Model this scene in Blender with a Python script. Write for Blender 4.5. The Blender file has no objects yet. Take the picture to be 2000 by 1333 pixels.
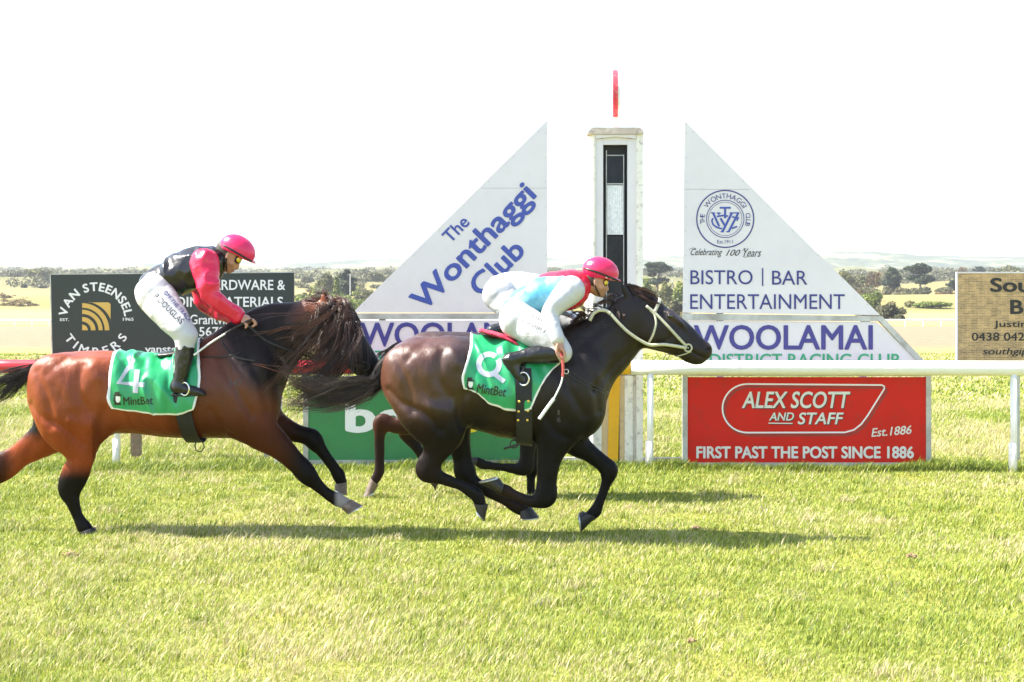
import bpy, bmesh, math, random
import numpy as np
from mathutils import Vector, Matrix
from mathutils.bvhtree import BVHTree

# ------------------------------------------------------------------ camera, world, sun, exposure
S = bpy.context.scene
F = 2700.0                       # focal length in pixels of the 2000 px wide photograph
CAMH = 1.6
HZ = 620.0
cam_d = bpy.data.cameras.new('camera')
cam = bpy.data.objects.new('camera', cam_d)
S.collection.objects.link(cam)
cam.location = (0, 0, CAMH)
cam.rotation_euler = (math.radians(90), 0, 0)
cam_d.sensor_width = 36.0
cam_d.lens = F / 2000.0 * 36.0
cam_d.shift_y = -(666.5 - HZ) / 2000.0
cam_d.clip_start = 0.1
cam_d.clip_end = 30000
S.camera = cam

SUN_DIR = Vector((-0.84, 0.03, 0.98)).normalized()     # towards the sun: from the left, about 50 degrees up
sun_d = bpy.data.lights.new('sun', 'SUN')
sun_d.energy = 4.9
sun_d.angle = math.radians(0.5)
sun_d.color = (1.0, 0.95, 0.86)
sun = bpy.data.objects.new('sun', sun_d)
sun.rotation_euler = SUN_DIR.to_track_quat('Z', 'Y').to_euler()
S.collection.objects.link(sun)
w = bpy.data.worlds.new('World')
S.world = w
w.use_nodes = True
wn = w.node_tree.nodes
wl = w.node_tree.links
wn.clear()
sky = wn.new('ShaderNodeTexSky')
sky.sky_type = 'NISHITA'
sky.sun_disc = False
sky.sun_elevation = math.asin(SUN_DIR.z)
sky.sun_rotation = math.atan2(SUN_DIR.x, SUN_DIR.y)
sky.air_density = 1.0
sky.dust_density = 1.2
sky.ozone_density = 1.0
hsv = wn.new('ShaderNodeHueSaturation')
hsv.inputs['Saturation'].default_value = 0.9
bg = wn.new('ShaderNodeBackground')
bg.inputs['Strength'].default_value = 0.135
wo = wn.new('ShaderNodeOutputWorld')
wl.new(sky.outputs[0], hsv.inputs['Color'])
wl.new(hsv.outputs[0], bg.inputs[0])
wl.new(bg.outputs[0], wo.inputs[0])
S.view_settings.view_transform = 'Standard'
S.view_settings.look = 'None'
S.view_settings.exposure = 1.7
S.view_settings.gamma = 1.0
S.render.film_transparent = False
S.render.engine = 'CYCLES'
S.cycles.use_denoising = True
S.cycles.max_bounces = 6
S.cycles.volume_bounces = 0
S.cycles.transparent_max_bounces = 8
S.cycles.caustics_reflective = False
S.cycles.caustics_refractive = False

rng = np.random.default_rng(7)
random.seed(7)

# ------------------------------------------------------------------ helpers
def W(px, py, y):
    return Vector(((px - 1000.0) / F * y, y, CAMH - (py - HZ) / F * y))

def GY(py):                       # distance of flat ground seen at image row py
    return CAMH * F / (py - HZ)

def link(o):
    S.collection.objects.link(o)
    return o

def tag(o, label=None, cat=None, group=None, kind=None):
    if label: o['label'] = label
    if cat: o['category'] = cat
    if group: o['group'] = group
    if kind: o['kind'] = kind
    return o

def thing(name, label, cat, loc=(0, 0, 0), group=None):
    o = bpy.data.objects.new(name, None)
    o.empty_display_size = 0.1
    o.location = loc
    link(o)
    return tag(o, label, cat, group)

def to_mesh(name, verts, faces, mat=None, cols=None, smooth=False):
    me = bpy.data.meshes.new(name)
    if isinstance(verts, np.ndarray) and isinstance(faces, np.ndarray):
        n = faces.shape[1]
        me.vertices.add(len(verts))
        me.vertices.foreach_set('co', np.ascontiguousarray(verts, dtype=np.float32).ravel())
        me.loops.add(faces.size)
        me.loops.foreach_set('vertex_index', np.ascontiguousarray(faces, dtype=np.int32).ravel())
        me.polygons.add(len(faces))
        me.polygons.foreach_set('loop_start', np.arange(0, faces.size, n, dtype=np.int32))
        me.update(calc_edges=True)
    else:
        me.from_pydata([tuple(v) for v in verts], [], [tuple(f) for f in faces])
        me.update()
    if cols is not None:
        a = me.color_attributes.new('Col', 'FLOAT_COLOR', 'POINT')
        c = np.ones((len(me.vertices), 4), np.float32)
        c[:, :3] = cols
        a.data.foreach_set('color', c.ravel())
    if smooth:
        me.polygons.foreach_set('use_smooth', np.ones(len(me.polygons), dtype=bool))
    if mat: me.materials.append(mat)
    return me

def obj(name, me, parent=None, **kw):
    """One object whose vertices are given in world coordinates."""
    o = bpy.data.objects.new(name, me)
    link(o)
    if parent is not None:
        o.parent = parent
        root = parent
        off = Vector(root.location)
        p = root.parent
        while p is not None:
            off = off + Vector(p.location) if p.type == 'EMPTY' else off
            p = p.parent
        top = parent
        while top.parent is not None: top = top.parent
        o.matrix_parent_inverse = Matrix.Translation(-Vector(top.location)) if parent is top else Matrix.Identity(4)
        if parent is not top:
            o.matrix_parent_inverse = Matrix.Identity(4)
    if kw: tag(o, **kw)
    return o

class MB:
    def __init__(s): s.v = []; s.f = []
    def add(s, vs, fs):
        b = len(s.v)
        s.v += [tuple(v) for v in vs]
        s.f += [tuple(i + b for i in f) for f in fs]
        return s
    def box(s, x0, x1, y0, y1, z0, z1):
        vs = [(x, y, z) for x in (x0, x1) for y in (y0, y1) for z in (z0, z1)]
        return s.add(vs, [(0, 1, 3, 2), (4, 6, 7, 5), (0, 4, 5, 1), (2, 3, 7, 6), (0, 2, 6, 4), (1, 5, 7, 3)])
    def pbox(s, px0, py0, px1, py1, y, depth):          # front face fills a rectangle of the view at distance y
        a = W(px0, py1, y); b = W(px1, py0, y)
        return s.box(a.x, b.x, y, y + depth, a.z, b.z)
    def prism(s, pts, y, depth):                        # polygon (pixels) at distance y, given a thickness
        n = len(pts)
        fr = [W(p[0], p[1], y) for p in pts]
        vs = fr + [Vector((v.x, v.y + depth, v.z)) for v in fr]
        return s.add(vs, [tuple(range(n)), tuple(range(2 * n - 1, n - 1, -1))] +
                     [(i, i + n, (i + 1) % n + n, (i + 1) % n) for i in range(n)])
    def tube(s, pts, rad, n=10, cap=True):
        pts = [Vector(p) for p in pts]
        if not isinstance(rad, (list, tuple)): rad = [rad] * len(pts)
        rings = []
        up = None
        for i, p in enumerate(pts):
            t = (pts[min(i + 1, len(pts) - 1)] - pts[max(i - 1, 0)]).normalized()
            if up is None:
                up = Vector((0, 0, 1)) if abs(t.z) < 0.9 else Vector((0, 1, 0))
            a = t.cross(up).normalized(); b = a.cross(t).normalized(); up = b
            rings.append([p + (a * math.cos(2 * math.pi * k / n) + b * math.sin(2 * math.pi * k / n)) * rad[i] for k in range(n)])
        vs = [v for r in rings for v in r]
        fs = []
        for i in range(len(pts) - 1):
            for k in range(n):
                fs.append((i * n + k, i * n + (k + 1) % n, (i + 1) * n + (k + 1) % n, (i + 1) * n + k))
        if cap:
            fs.append(tuple(range(n - 1, -1, -1))); fs.append(tuple((len(pts) - 1) * n + k for k in range(n)))
        return s.add(vs, fs)
    def build(s, name, mat, parent=None, bevel=0, smooth=False, **kw):
        me = bpy.data.meshes.new(name)
        me.from_pydata(s.v, [], s.f)
        bm = bmesh.new(); bm.from_mesh(me)
        if bevel: bmesh.ops.bevel(bm, geom=bm.edges[:], offset=bevel, segments=2, affect='EDGES', clamp_overlap=True)
        bmesh.ops.recalc_face_normals(bm, faces=bm.faces[:])
        bm.to_mesh(me); bm.free()
        if smooth: me.polygons.foreach_set('use_smooth', np.ones(len(me.polygons), dtype=bool))
        if mat: me.materials.append(mat)
        return obj(name, me, parent, **kw)

# ------------------------------------------------------------------ materials
def nt(name):
    m = bpy.data.materials.new(name); m.use_nodes = True
    t = m.node_tree
    return m, t.nodes, t.links, t.nodes['Principled BSDF']

def noise(n, l, scale, detail=3, vec=None, rough=0.55):
    x = n.new('ShaderNodeTexNoise'); x.inputs['Scale'].default_value = scale
    x.inputs['Detail'].default_value = detail; x.inputs['Roughness'].default_value = rough
    if vec is not None: l.new(vec, x.inputs['Vector'])
    return x

def ramp(n, l, src, stops):
    r = n.new('ShaderNodeValToRGB')
    e = r.color_ramp.elements
    while len(e) < len(stops): e.new(0.5)
    for i, (p, c) in enumerate(stops):
        e[i].position = p; e[i].color = (*c, 1) if len(c) == 3 else c
    l.new(src, r.inputs['Fac'])
    return r

def mixc(n, l, a, b, fac, mode='MIX'):
    m = n.new('ShaderNodeMix'); m.data_type = 'RGBA'; m.blend_type = mode
    def put(sock, v):
        if isinstance(v, (tuple, list)): sock.default_value = (*v, 1) if len(v) == 3 else v
        elif isinstance(v, (int, float)): sock.default_value = v
        else: l.new(v, sock)
    put(m.inputs[0], fac); put(m.inputs[6], a); put(m.inputs[7], b)
    return m.outputs[2]

def geo_pos(n):
    return n.new('ShaderNodeNewGeometry').outputs['Position']

def simple(name, col, rough=0.5, spec=0.5, metal=0, var=0.12, scale=8, bump=0.0, bscale=60, coat=0, dirt=None, dscale=3, damt=0.5):
    m, n, l, b = nt(name)
    p = geo_pos(n)
    nz = noise(n, l, scale, 5, p)
    lo = tuple(c * (1 - var) for c in col); hi = tuple(min(1, c * (1 + var)) for c in col)
    out = ramp(n, l, nz.outputs[0], [(0.3, lo), (0.7, hi)]).outputs[0]
    if dirt:
        dz = noise(n, l, dscale, 8, p, 0.7)
        dr = ramp(n, l, dz.outputs[0], [(0.52, (0, 0, 0)), (0.72, (damt,) * 3)])
        out = mixc(n, l, out, dirt, dr.outputs[0])
    l.new(out, b.inputs['Base Color'])
    b.inputs['Roughness'].default_value = rough
    b.inputs['Specular IOR Level'].default_value = spec
    b.inputs['Metallic'].default_value = metal
    b.inputs['Coat Weight'].default_value = coat
    if bump:
        bz = noise(n, l, bscale, 4, p)
        bp = n.new('ShaderNodeBump'); bp.inputs['Strength'].default_value = bump; bp.inputs['Distance'].default_value = 0.01
        l.new(bz.outputs[0], bp.inputs['Height']); l.new(bp.outputs[0], b.inputs['Normal'])
    return m

def vcol(name, rough=0.5, spec=0.5, var=0.1, scale=20, bump=0.0, bscale=80, stretch=(1, 1, 1), sheen=0, coat=0, trans=0):
    m, n, l, b = nt(name)
    a = n.new('ShaderNodeAttribute'); a.attribute_name = 'Col'
    p = geo_pos(n)
    mp = n.new('ShaderNodeMapping'); mp.inputs['Scale'].default_value = stretch
    l.new(p, mp.inputs['Vector'])
    nz = noise(n, l, scale, 5, mp.outputs[0])
    r = ramp(n, l, nz.outputs[0], [(0.3, (1 - var,) * 3), (0.7, (1 + var,) * 3)])
    out = mixc(n, l, a.outputs['Color'], r.outputs[0], 1.0, 'MULTIPLY')
    l.new(out, b.inputs['Base Color'])
    b.inputs['Roughness'].default_value = rough
    b.inputs['Specular IOR Level'].default_value = spec
    b.inputs['Sheen Weight'].default_value = sheen
    b.inputs['Coat Weight'].default_value = coat
    if bump:
        bz = noise(n, l, bscale, 4, mp.outputs[0])
        bp = n.new('ShaderNodeBump'); bp.inputs['Strength'].default_value = bump; bp.inputs['Distance'].default_value = 0.01
        l.new(bz.outputs[0], bp.inputs['Height']); l.new(bp.outputs[0], b.inputs['Normal'])
    if trans:
        tr = n.new('ShaderNodeBsdfTranslucent')
        l.new(out, tr.inputs['Color'])
        mx = n.new('ShaderNodeMixShader'); mx.inputs[0].default_value = trans
        o = n['Material Output']
        l.new(b.outputs[0], mx.inputs[1]); l.new(tr.outputs[0], mx.inputs[2]); l.new(mx.outputs[0], o.inputs['Surface'])
    return m

# ------------------------------------------------------------------ numpy value noise
_perm = np.random.default_rng(3).random(65536).astype(np.float32)
def vnoise(x, y, z):
    xi = np.floor(x).astype(np.int64); yi = np.floor(y).astype(np.int64); zi = np.floor(z).astype(np.int64)
    fx = x - xi; fy = y - yi; fz = z - zi
    fx = fx * fx * (3 - 2 * fx); fy = fy * fy * (3 - 2 * fy); fz = fz * fz * (3 - 2 * fz)
    def h(a, b, c): return _perm[(a * 73856093 ^ b * 19349663 ^ c * 83492791) & 65535]
    r = 0
    for dx in (0, 1):
        for dy in (0, 1):
            for dz in (0, 1):
                r = r + h(xi + dx, yi + dy, zi + dz) * (fx if dx else 1 - fx) * (fy if dy else 1 - fy) * (fz if dz else 1 - fz)
    return r * 2 - 1

def fbm(p, s, o=3):
    r = 0; a = 1.0
    for i in range(o):
        r = r + a * vnoise(p[:, 0] * s + 17 * i, p[:, 1] * s + 5 * i, p[:, 2] * s + 31 * i)
        s *= 2.1; a *= 0.5
    return r

# ------------------------------------------------------------------ implicit-surface modelling
def catmull(P, sub):
    P = np.asarray(P, float)
    out = []
    n = len(P)
    for i in range(n - 1):
        p0 = P[max(i - 1, 0)]; p1 = P[i]; p2 = P[i + 1]; p3 = P[min(i + 2, n - 1)]
        for k in range(sub):
            t = k / sub
            out.append(0.5 * ((2 * p1) + (-p0 + p2) * t + (2 * p0 - 5 * p1 + 4 * p2 - p3) * t * t + (-p0 + 3 * p1 - 3 * p2 + p3) * t ** 3))
    out.append(P[-1])
    return np.array(out)

class Field:
    """Smooth union of limbs (swept ellipses) and ellipsoids; positions in view pixels at distance D (+ depth offset in metres)."""
    def __init__(s, D, h): s.D = D; s.h = h; s.pr = []
    def limb(s, pts, k=0.02, col=0, sub=14, grow=0.0, lin=False):
        # pts: (px, py, dy, r_px, lateral half width in metres or None)
        Q = []
        for p in pts:
            px, py, dy, r = p[:4]
            y = s.D + dy
            rm = r / F * y
            wv = p[4] if len(p) > 4 and p[4] is not None else rm
            v = W(px, py, y)
            Q.append((v.x, v.z, y, rm + grow, wv + grow))
        Q = np.array(Q) if lin else catmull(Q, sub)
        s.pr.append(('limb', Q, k, col)); return s
    def ell(s, px, py, dy, rx, rz, ry, ang=0, k=0.02, col=0, op='u'):
        # rx, rz in pixels (in-plane), ry in metres, ang in degrees (clockwise as seen)
        y = s.D + dy; v = W(px, py, y)
        s.pr.append(('ell', (v.x, v.y, v.z, rx / F * y, ry, rz / F * y, math.radians(ang)), k, col, op)); return s
    def cut(s, px, py, nx, nz, k=0.004):
        """Keep the side where (x-x0)*nx + (z-z0)*nz < 0."""
        v = W(px, py, s.D); L = math.hypot(nx, nz)
        s.pr.append(('cut', (v.x, v.z, nx / L, nz / L), k, 0)); return s
    def bounds(s):
        lo = np.array([1e9] * 3); hi = -lo
        for p in s.pr:
            if p[0] == 'limb':
                Q = p[1]; r = Q[:, 3]; wv = Q[:, 4]
                lo = np.minimum(lo, [(Q[:, 0] - r).min(), (Q[:, 2] - wv).min(), (Q[:, 1] - r).min()])
                hi = np.maximum(hi, [(Q[:, 0] + r).max(), (Q[:, 2] + wv).max(), (Q[:, 1] + r).max()])
            elif p[0] == 'ell' and p[4] == 'u':
                x, y, z, rx, ry, rz, a = p[1]; R = max(rx, rz)
                lo = np.minimum(lo, [x - R, y - ry, z - R]); hi = np.maximum(hi, [x + R, y + ry, z + R])
        return lo, hi
    def mesh(s, smooth=2, lam=0.5):
        lo, hi = s.bounds(); h = s.h
        lo = lo - 4 * h; hi = hi + 4 * h
        n = np.ceil((hi - lo) / h).astype(int) + 1
        ax = [lo[i] + h * np.arange(n[i]) for i in range(3)]
        f = np.full(n, 0.3, np.float32)
        ids = np.zeros(n, np.int8)
        best = np.full(n, 1e3, np.float32)
        for p in s.pr:
            if p[0] == 'cut':
                x0, z0, nx, nz = p[1]
                g = ((ax[0][:, None] - x0) * nx + (ax[2][None, :] - z0) * nz)[:, None, :]
                f = np.maximum(f, g).astype(np.float32); continue
            k = p[2]; m = k + 3 * h
            if p[0] == 'limb':
                Q = p[1]; r = Q[:, 3]; wv = Q[:, 4]
                b0 = [(Q[:, 0] - r).min() - m, (Q[:, 2] - wv).min() - m, (Q[:, 1] - r).min() - m]
                b1 = [(Q[:, 0] + r).max() + m, (Q[:, 2] + wv).max() + m, (Q[:, 1] + r).max() + m]
            else:
                x, y, z, rx, ry, rz, a = p[1]; R = max(rx, rz)
                b0 = [x - R - m, y - ry - m, z - R - m]; b1 = [x + R + m, y + ry + m, z + R + m]
            i0 = [max(0, int((b0[i] - lo[i]) / h)) for i in range(3)]
            i1 = [min(n[i], int((b1[i] - lo[i]) / h) + 2) for i in range(3)]
            if any(i1[i] <= i0[i] for i in range(3)): continue
            sl = tuple(slice(i0[i], i1[i]) for i in range(3))
            X = ax[0][sl[0]][:, None]; Z = ax[2][sl[2]][None, :]; Y = ax[1][sl[1]][None, :, None]
            if p[0] == 'limb':
                bd = None
                for a_, b_ in zip(Q[:-1], Q[1:]):
                    dx, dz = b_[0] - a_[0], b_[1] - a_[1]
                    L2 = dx * dx + dz * dz + 1e-12
                    t = np.clip(((X - a_[0]) * dx + (Z - a_[1]) * dz) / L2, 0, 1)
                    u = np.hypot(X - a_[0] - t * dx, Z - a_[1] - t * dz)
                    rr = a_[3] + t * (b_[3] - a_[3])
                    d = u - rr
                    if bd is None:
                        bd = d; U = u; RR = rr; YC = a_[2] + t * (b_[2] - a_[2]); WW = a_[4] + t * (b_[4] - a_[4])
                    else:
                        mk = d < bd
                        bd = np.where(mk, d, bd); U = np.where(mk, u, U); RR = np.where(mk, rr, RR)
                        YC = np.where(mk, a_[2] + t * (b_[2] - a_[2]), YC); WW = np.where(mk, a_[4] + t * (b_[4] - a_[4]), WW)
                g = (np.sqrt((U / RR)[:, None, :] ** 2 + ((Y - YC[:, None, :]) / WW[:, None, :]) ** 2) - 1) * np.minimum(RR, WW)[:, None, :]
                op = 'u'
            else:
                ca, sa = math.cos(-a), math.sin(-a)
                ux = ((X - x) * ca + (Z - z) * sa) / rx; uz = (-(X - x) * sa + (Z - z) * ca) / rz
                g = (np.sqrt((ux * ux + uz * uz)[:, None, :] + ((Y - y) / ry) ** 2) - 1) * min(rx, ry, rz)
                op = p[4]
            g = g.astype(np.float32)
            fs = f[sl]
            if op == 'u':
                hh = np.maximum(k - np.abs(fs - g), 0) / max(k, 1e-6)
                f[sl] = np.minimum(fs, g) - hh * hh * k * 0.25
                bs = best[sl]; mk = g < bs
                ids[sl] = np.where(mk, p[3], ids[sl]); best[sl] = np.where(mk, g, bs)
            else:
                hh = np.maximum(k - np.abs(fs + g), 0) / max(k, 1e-6)
                f[sl] = np.maximum(fs, -g) + hh * hh * k * 0.25
        V, Fc, cell = surface_nets(f)
        vid = ids[cell[:, 0], cell[:, 1], cell[:, 2]]
        V = lo + V * h
        V = laplace(V, Fc, smooth, lam)
        return V, Fc, vid

def surface_nets(f):
    s = f < 0
    c = np.zeros(tuple(d - 1 for d in f.shape), np.int8)
    N = c.shape
    for dx in (0, 1):
        for dy in (0, 1):
            for dz in (0, 1):
                c += s[dx:dx + N[0], dy:dy + N[1], dz:dz + N[2]]
    cell = np.argwhere((c > 0) & (c < 8))
    I, J, K = cell.T
    pos = np.zeros((len(cell), 3)); cnt = np.zeros(len(cell))
    corners = [(a, b, d) for a in (0, 1) for b in (0, 1) for d in (0, 1)]
    vals = {q: f[I + q[0], J + q[1], K + q[2]].astype(float) for q in corners}
    for q in corners:
        for axn in range(3):
            if q[axn] == 0:
                e = list(q); e[axn] = 1; e = tuple(e)
                v0, v1 = vals[q], vals[e]
                mk = (v0 < 0) != (v1 < 0)
                t = np.where(mk, v0 / np.where(mk, v0 - v1, 1), 0)
                for d in range(3):
                    pos[:, d] += np.where(mk, q[d] + (t if d == axn else 0), 0)
                cnt += mk
    V = cell + pos / cnt[:, None]
    idx = np.full(N, -1, np.int64)
    idx[I, J, K] = np.arange(len(cell))
    faces = []
    for axn in range(3):
        o1, o2 = (axn + 1) % 3, (axn + 2) % 3
        sl0 = [slice(1, -1)] * 3; sl1 = [slice(1, -1)] * 3
        sl0[axn] = slice(0, -1); sl1[axn] = slice(1, None)
        a = s[tuple(sl0)]; b = s[tuple(sl1)]
        e = np.argwhere(a != b)
        if not len(e): continue
        base = e.copy(); base[:, o1] += 1; base[:, o2] += 1
        fl = a[e[:, 0], e[:, 1], e[:, 2]]
        def at(d1, d2):
            q = base.copy(); q[:, o1] -= d1; q[:, o2] -= d2
            return idx[q[:, 0], q[:, 1], q[:, 2]]
        quad = np.stack([at(1, 1), at(0, 1), at(0, 0), at(1, 0)], 1)
        quad[~fl] = quad[~fl][:, ::-1]
        faces.append(quad)
    return V, np.concatenate(faces), cell

def laplace(V, Fc, it, lam):
    a = np.concatenate([Fc[:, i] for i in range(4)]); b = np.concatenate([Fc[:, (i + 1) % 4] for i in range(4)])
    n = len(V)
    deg = np.bincount(a, minlength=n) + np.bincount(b, minlength=n)
    for k in range(it):
        l_ = lam if k % 2 == 0 else -lam * 0.85
        A = np.stack([np.bincount(a, weights=V[b, d], minlength=n) + np.bincount(b, weights=V[a, d], minlength=n) for d in range(3)], 1)
        V = V + l_ * (A / deg[:, None] - V)
    return V

def vnormals(V, Fc):
    q = V[Fc]
    nn = np.cross(q[:, 2] - q[:, 0], q[:, 3] - q[:, 1])
    N = np.zeros_like(V)
    for d in range(3):
        for i in range(4): N[:, d] += np.bincount(Fc[:, i], weights=nn[:, d], minlength=len(V))
    return N / (np.linalg.norm(N, axis=1, keepdims=True) + 1e-12)

# ------------------------------------------------------------------ lettering
_tcache = {}
def text2d(s, bold=0.0, shear=0.0, spacing=1.0):
    key = (s, bold, shear, spacing)
    if key in _tcache: return _tcache[key]
    cu = bpy.data.curves.new('lettering', 'FONT')
    cu.body = s; cu.size = 1.0; cu.shear = shear; cu.space_character = spacing
    cu.resolution_u = 4; cu.fill_mode = 'FRONT'
    o = bpy.data.objects.new('lettering', cu); link(o)
    dg = bpy.context.evaluated_depsgraph_get()
    dg.update()
    me = bpy.data.meshes.new_from_object(o.evaluated_get(dg))
    v = np.array([tuple(x.co)[:2] for x in me.vertices]); f = [tuple(p.vertices) for p in me.polygons]
    bpy.data.objects.remove(o); bpy.data.curves.remove(cu); bpy.data.meshes.remove(me)
    if bold > 0:                                     # heavier weight: the glyph laid over itself in a small ring
        d = bold * 0.75
        sh = [(math.cos(a) * d, math.sin(a) * d * 0.8) for a in np.linspace(0, 2 * math.pi, 9)[:-1]] + [(0, 0)]
        lab = np.array(islands(len(v), f)); v0 = v; f0 = f; VV = []; f = []; n = 0
        for L in sorted({lab[ff[0]] for ff in f0}):
            ix = np.nonzero(lab == L)[0]; mp = {int(j): i for i, j in enumerate(ix)}
            fl = [ff for ff in f0 if lab[ff[0]] == L]
            for q in sh:
                VV.append(v0[ix] + np.array(q)); f += [tuple(mp[i] + n for i in ff) for ff in fl]; n += len(ix)
        v = np.concatenate(VV)
    _tcache[key] = (v, f)
    return v, f

def fit_text(s, x0, y0, x1, y1, **kw):
    """2-D lettering in view pixels filling the given rectangle."""
    v, f = text2d(s, **kw)
    lo = v.min(0); hi = v.max(0)
    q = (v - lo) / (hi - lo)
    return np.stack([x0 + q[:, 0] * (x1 - x0), y1 + q[:, 1] * (y0 - y1)], 1), f

def line_text(s, ax, ay, bx, by, hgt, **kw):
    """Lettering along a baseline from (ax,ay) to (bx,by); hgt = height of the whole word's box in pixels."""
    v, f = text2d(s, **kw)
    lo = v.min(0); hi = v.max(0)
    q = (v - lo) / (hi - lo)
    d = np.array([bx - ax, by - ay], float); L = np.linalg.norm(d); d /= L
    up = np.array([d[1], -d[0]])
    return np.array([ax, ay]) + q[:, :1] * L * d + q[:, 1:] * hgt * up, f

def arc_text(s, cx, cy, r, a0, a1, hgt, wsc=1.0, inward=False, **kw):
    """Letters one by one round a circle; angles in degrees clockwise from the top, r = baseline radius."""
    ws = []
    for ch in s:
        if ch == ' ': ws.append(0.35); continue
        v, _ = text2d(ch, **kw); ws.append(v[:, 0].max() - v[:, 0].min() + 0.10)
    tot = sum(ws); P = []; Fs = []; acc = 0; n = 0
    for ch, wd in zip(s, ws):
        a = math.radians(a0 + (a1 - a0) * (acc + wd / 2) / tot); acc += wd
        if ch == ' ': continue
        v, f = text2d(ch, **kw)
        q = np.stack([(v[:, 0] - (v[:, 0].max() + v[:, 0].min()) / 2) * wsc, v[:, 1] - v[:, 1].min()], 1) * hgt / 0.73
        rad = np.array([math.sin(a), -math.cos(a)]); tan = np.array([math.cos(a), math.sin(a)])
        if inward: rr = -rad; tt = -tan
        else: rr = rad; tt = tan
        P.append(np.array([cx, cy]) + rad * r + q[:, :1] * tt + q[:, 1:] * rr)
        Fs += [tuple(i + n for i in ff) for ff in f]; n += len(v)
    return np.concatenate(P), Fs

def join2d(*parts):
    P = []; Fs = []; n = 0
    for p, f in parts:
        P.append(np.asarray(p, float)); Fs += [tuple(i + n for i in ff) for ff in f]; n += len(p)
    return np.concatenate(P), Fs

def poly2d(pts): return np.array(pts, float), [tuple(range(len(pts)))]
def stroke2d(pts, wd, closed=False):
    pts = [np.array(p, float) for p in pts]; n = len(pts); A = []
    for i, p in enumerate(pts):
        q0 = pts[(i - 1) % n] if closed or i > 0 else p
        q1 = pts[(i + 1) % n] if closed or i < n - 1 else p
        t = q1 - q0; t /= np.linalg.norm(t) + 1e-9
        nn = np.array([-t[1], t[0]]) * wd / 2
        A += [p + nn, p - nn]
    m = n if closed else n - 1
    return np.array(A), [(2 * i, 2 * i + 1, 2 * ((i + 1) % n) + 1, 2 * ((i + 1) % n)) for i in range(m)]
def ring2d(cx, cy, r0, r1, n=64, a0=0, a1=360):
    A = []
    for i in range(n + 1):
        a = math.radians(a0 + (a1 - a0) * i / n)
        A += [(cx + r0 * math.sin(a), cy - r0 * math.cos(a)), (cx + r1 * math.sin(a), cy - r1 * math.cos(a))]
    return np.array(A), [(2 * i, 2 * i + 1, 2 * i + 3, 2 * i + 2) for i in range(n)]

def islands(n, faces):
    par = list(range(n))
    def find(i):
        while par[i] != i: par[i] = par[par[i]]; i = par[i]
        return i
    for ff in faces:
        a = find(ff[0])
        for j in ff[1:]: par[find(j)] = a
    ids = {}; return [ids.setdefault(find(i), len(ids)) for i in range(n)]

def decal(name, shape, y, mat, parent, **kw):
    """Flat lettering on a board whose face is at distance y."""
    p, f = shape
    lay = islands(len(p), f)
    me = to_mesh(name, [W(a, b, y - 0.00012 * (lay[i] % 18)) for i, (a, b) in enumerate(p)], f, mat)
    bm = bmesh.new(); bm.from_mesh(me)
    for fc in bm.faces:
        fc.normal_update()
        if fc.normal.y > 0: fc.normal_flip()
    bm.to_mesh(me); bm.free()
    return obj(name, me, parent, **kw)

def decal_on(name, shape, bvh, D, mat, parent, off=0.004, ynear=8.0):
    """Lettering printed on a curved surface: each vertex is dropped onto it along the line of sight."""
    p, f = shape
    lay = islands(len(p), f)
    V = []
    org = Vector((0, 0, CAMH))
    for a, b in p:
        d = (W(a, b, D) - org).normalized()
        hit = bvh.ray_cast(org + d * (ynear - 1.0), d, 6.0)
        if hit[0] is None:
            V.append(W(a, b, D)); continue
        V.append(hit[0] - d * (off + 0.00015 * (lay[len(V)] % 18)))
    me = to_mesh(name, V, f, mat)
    return obj(name, me, parent)
# ------------------------------------------------------------------ terrain
_TP = [(0, None), (260, None), (330, 627), (430, 606), (520, 588), (650, 571), (850, 557), (1100, 547), (1500, 539), (2000, 535), (2600, 532), (12000, 560)]
_TY = [a for a, _ in _TP]
_TZ = [0 if b is None else CAMH - (b - HZ) / F * a for a, b in _TP]
def zt(y):
    return np.interp(y, _TY, _TZ)
def ydist(py):                       # distance at which the rising country is seen at row py
    ys = np.linspace(200, 2600, 4000)
    pp = HZ - (zt(ys) - CAMH) / ys * F
    return float(ys[np.argmin(np.abs(pp - py))])

def turf_z(x, y):
    o = np.zeros_like(x)
    return 0.022 * vnoise(x * 1.1, y * 1.1, o) + 0.010 * vnoise(x * 3.1 + 7, y * 3.1, o)

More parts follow.
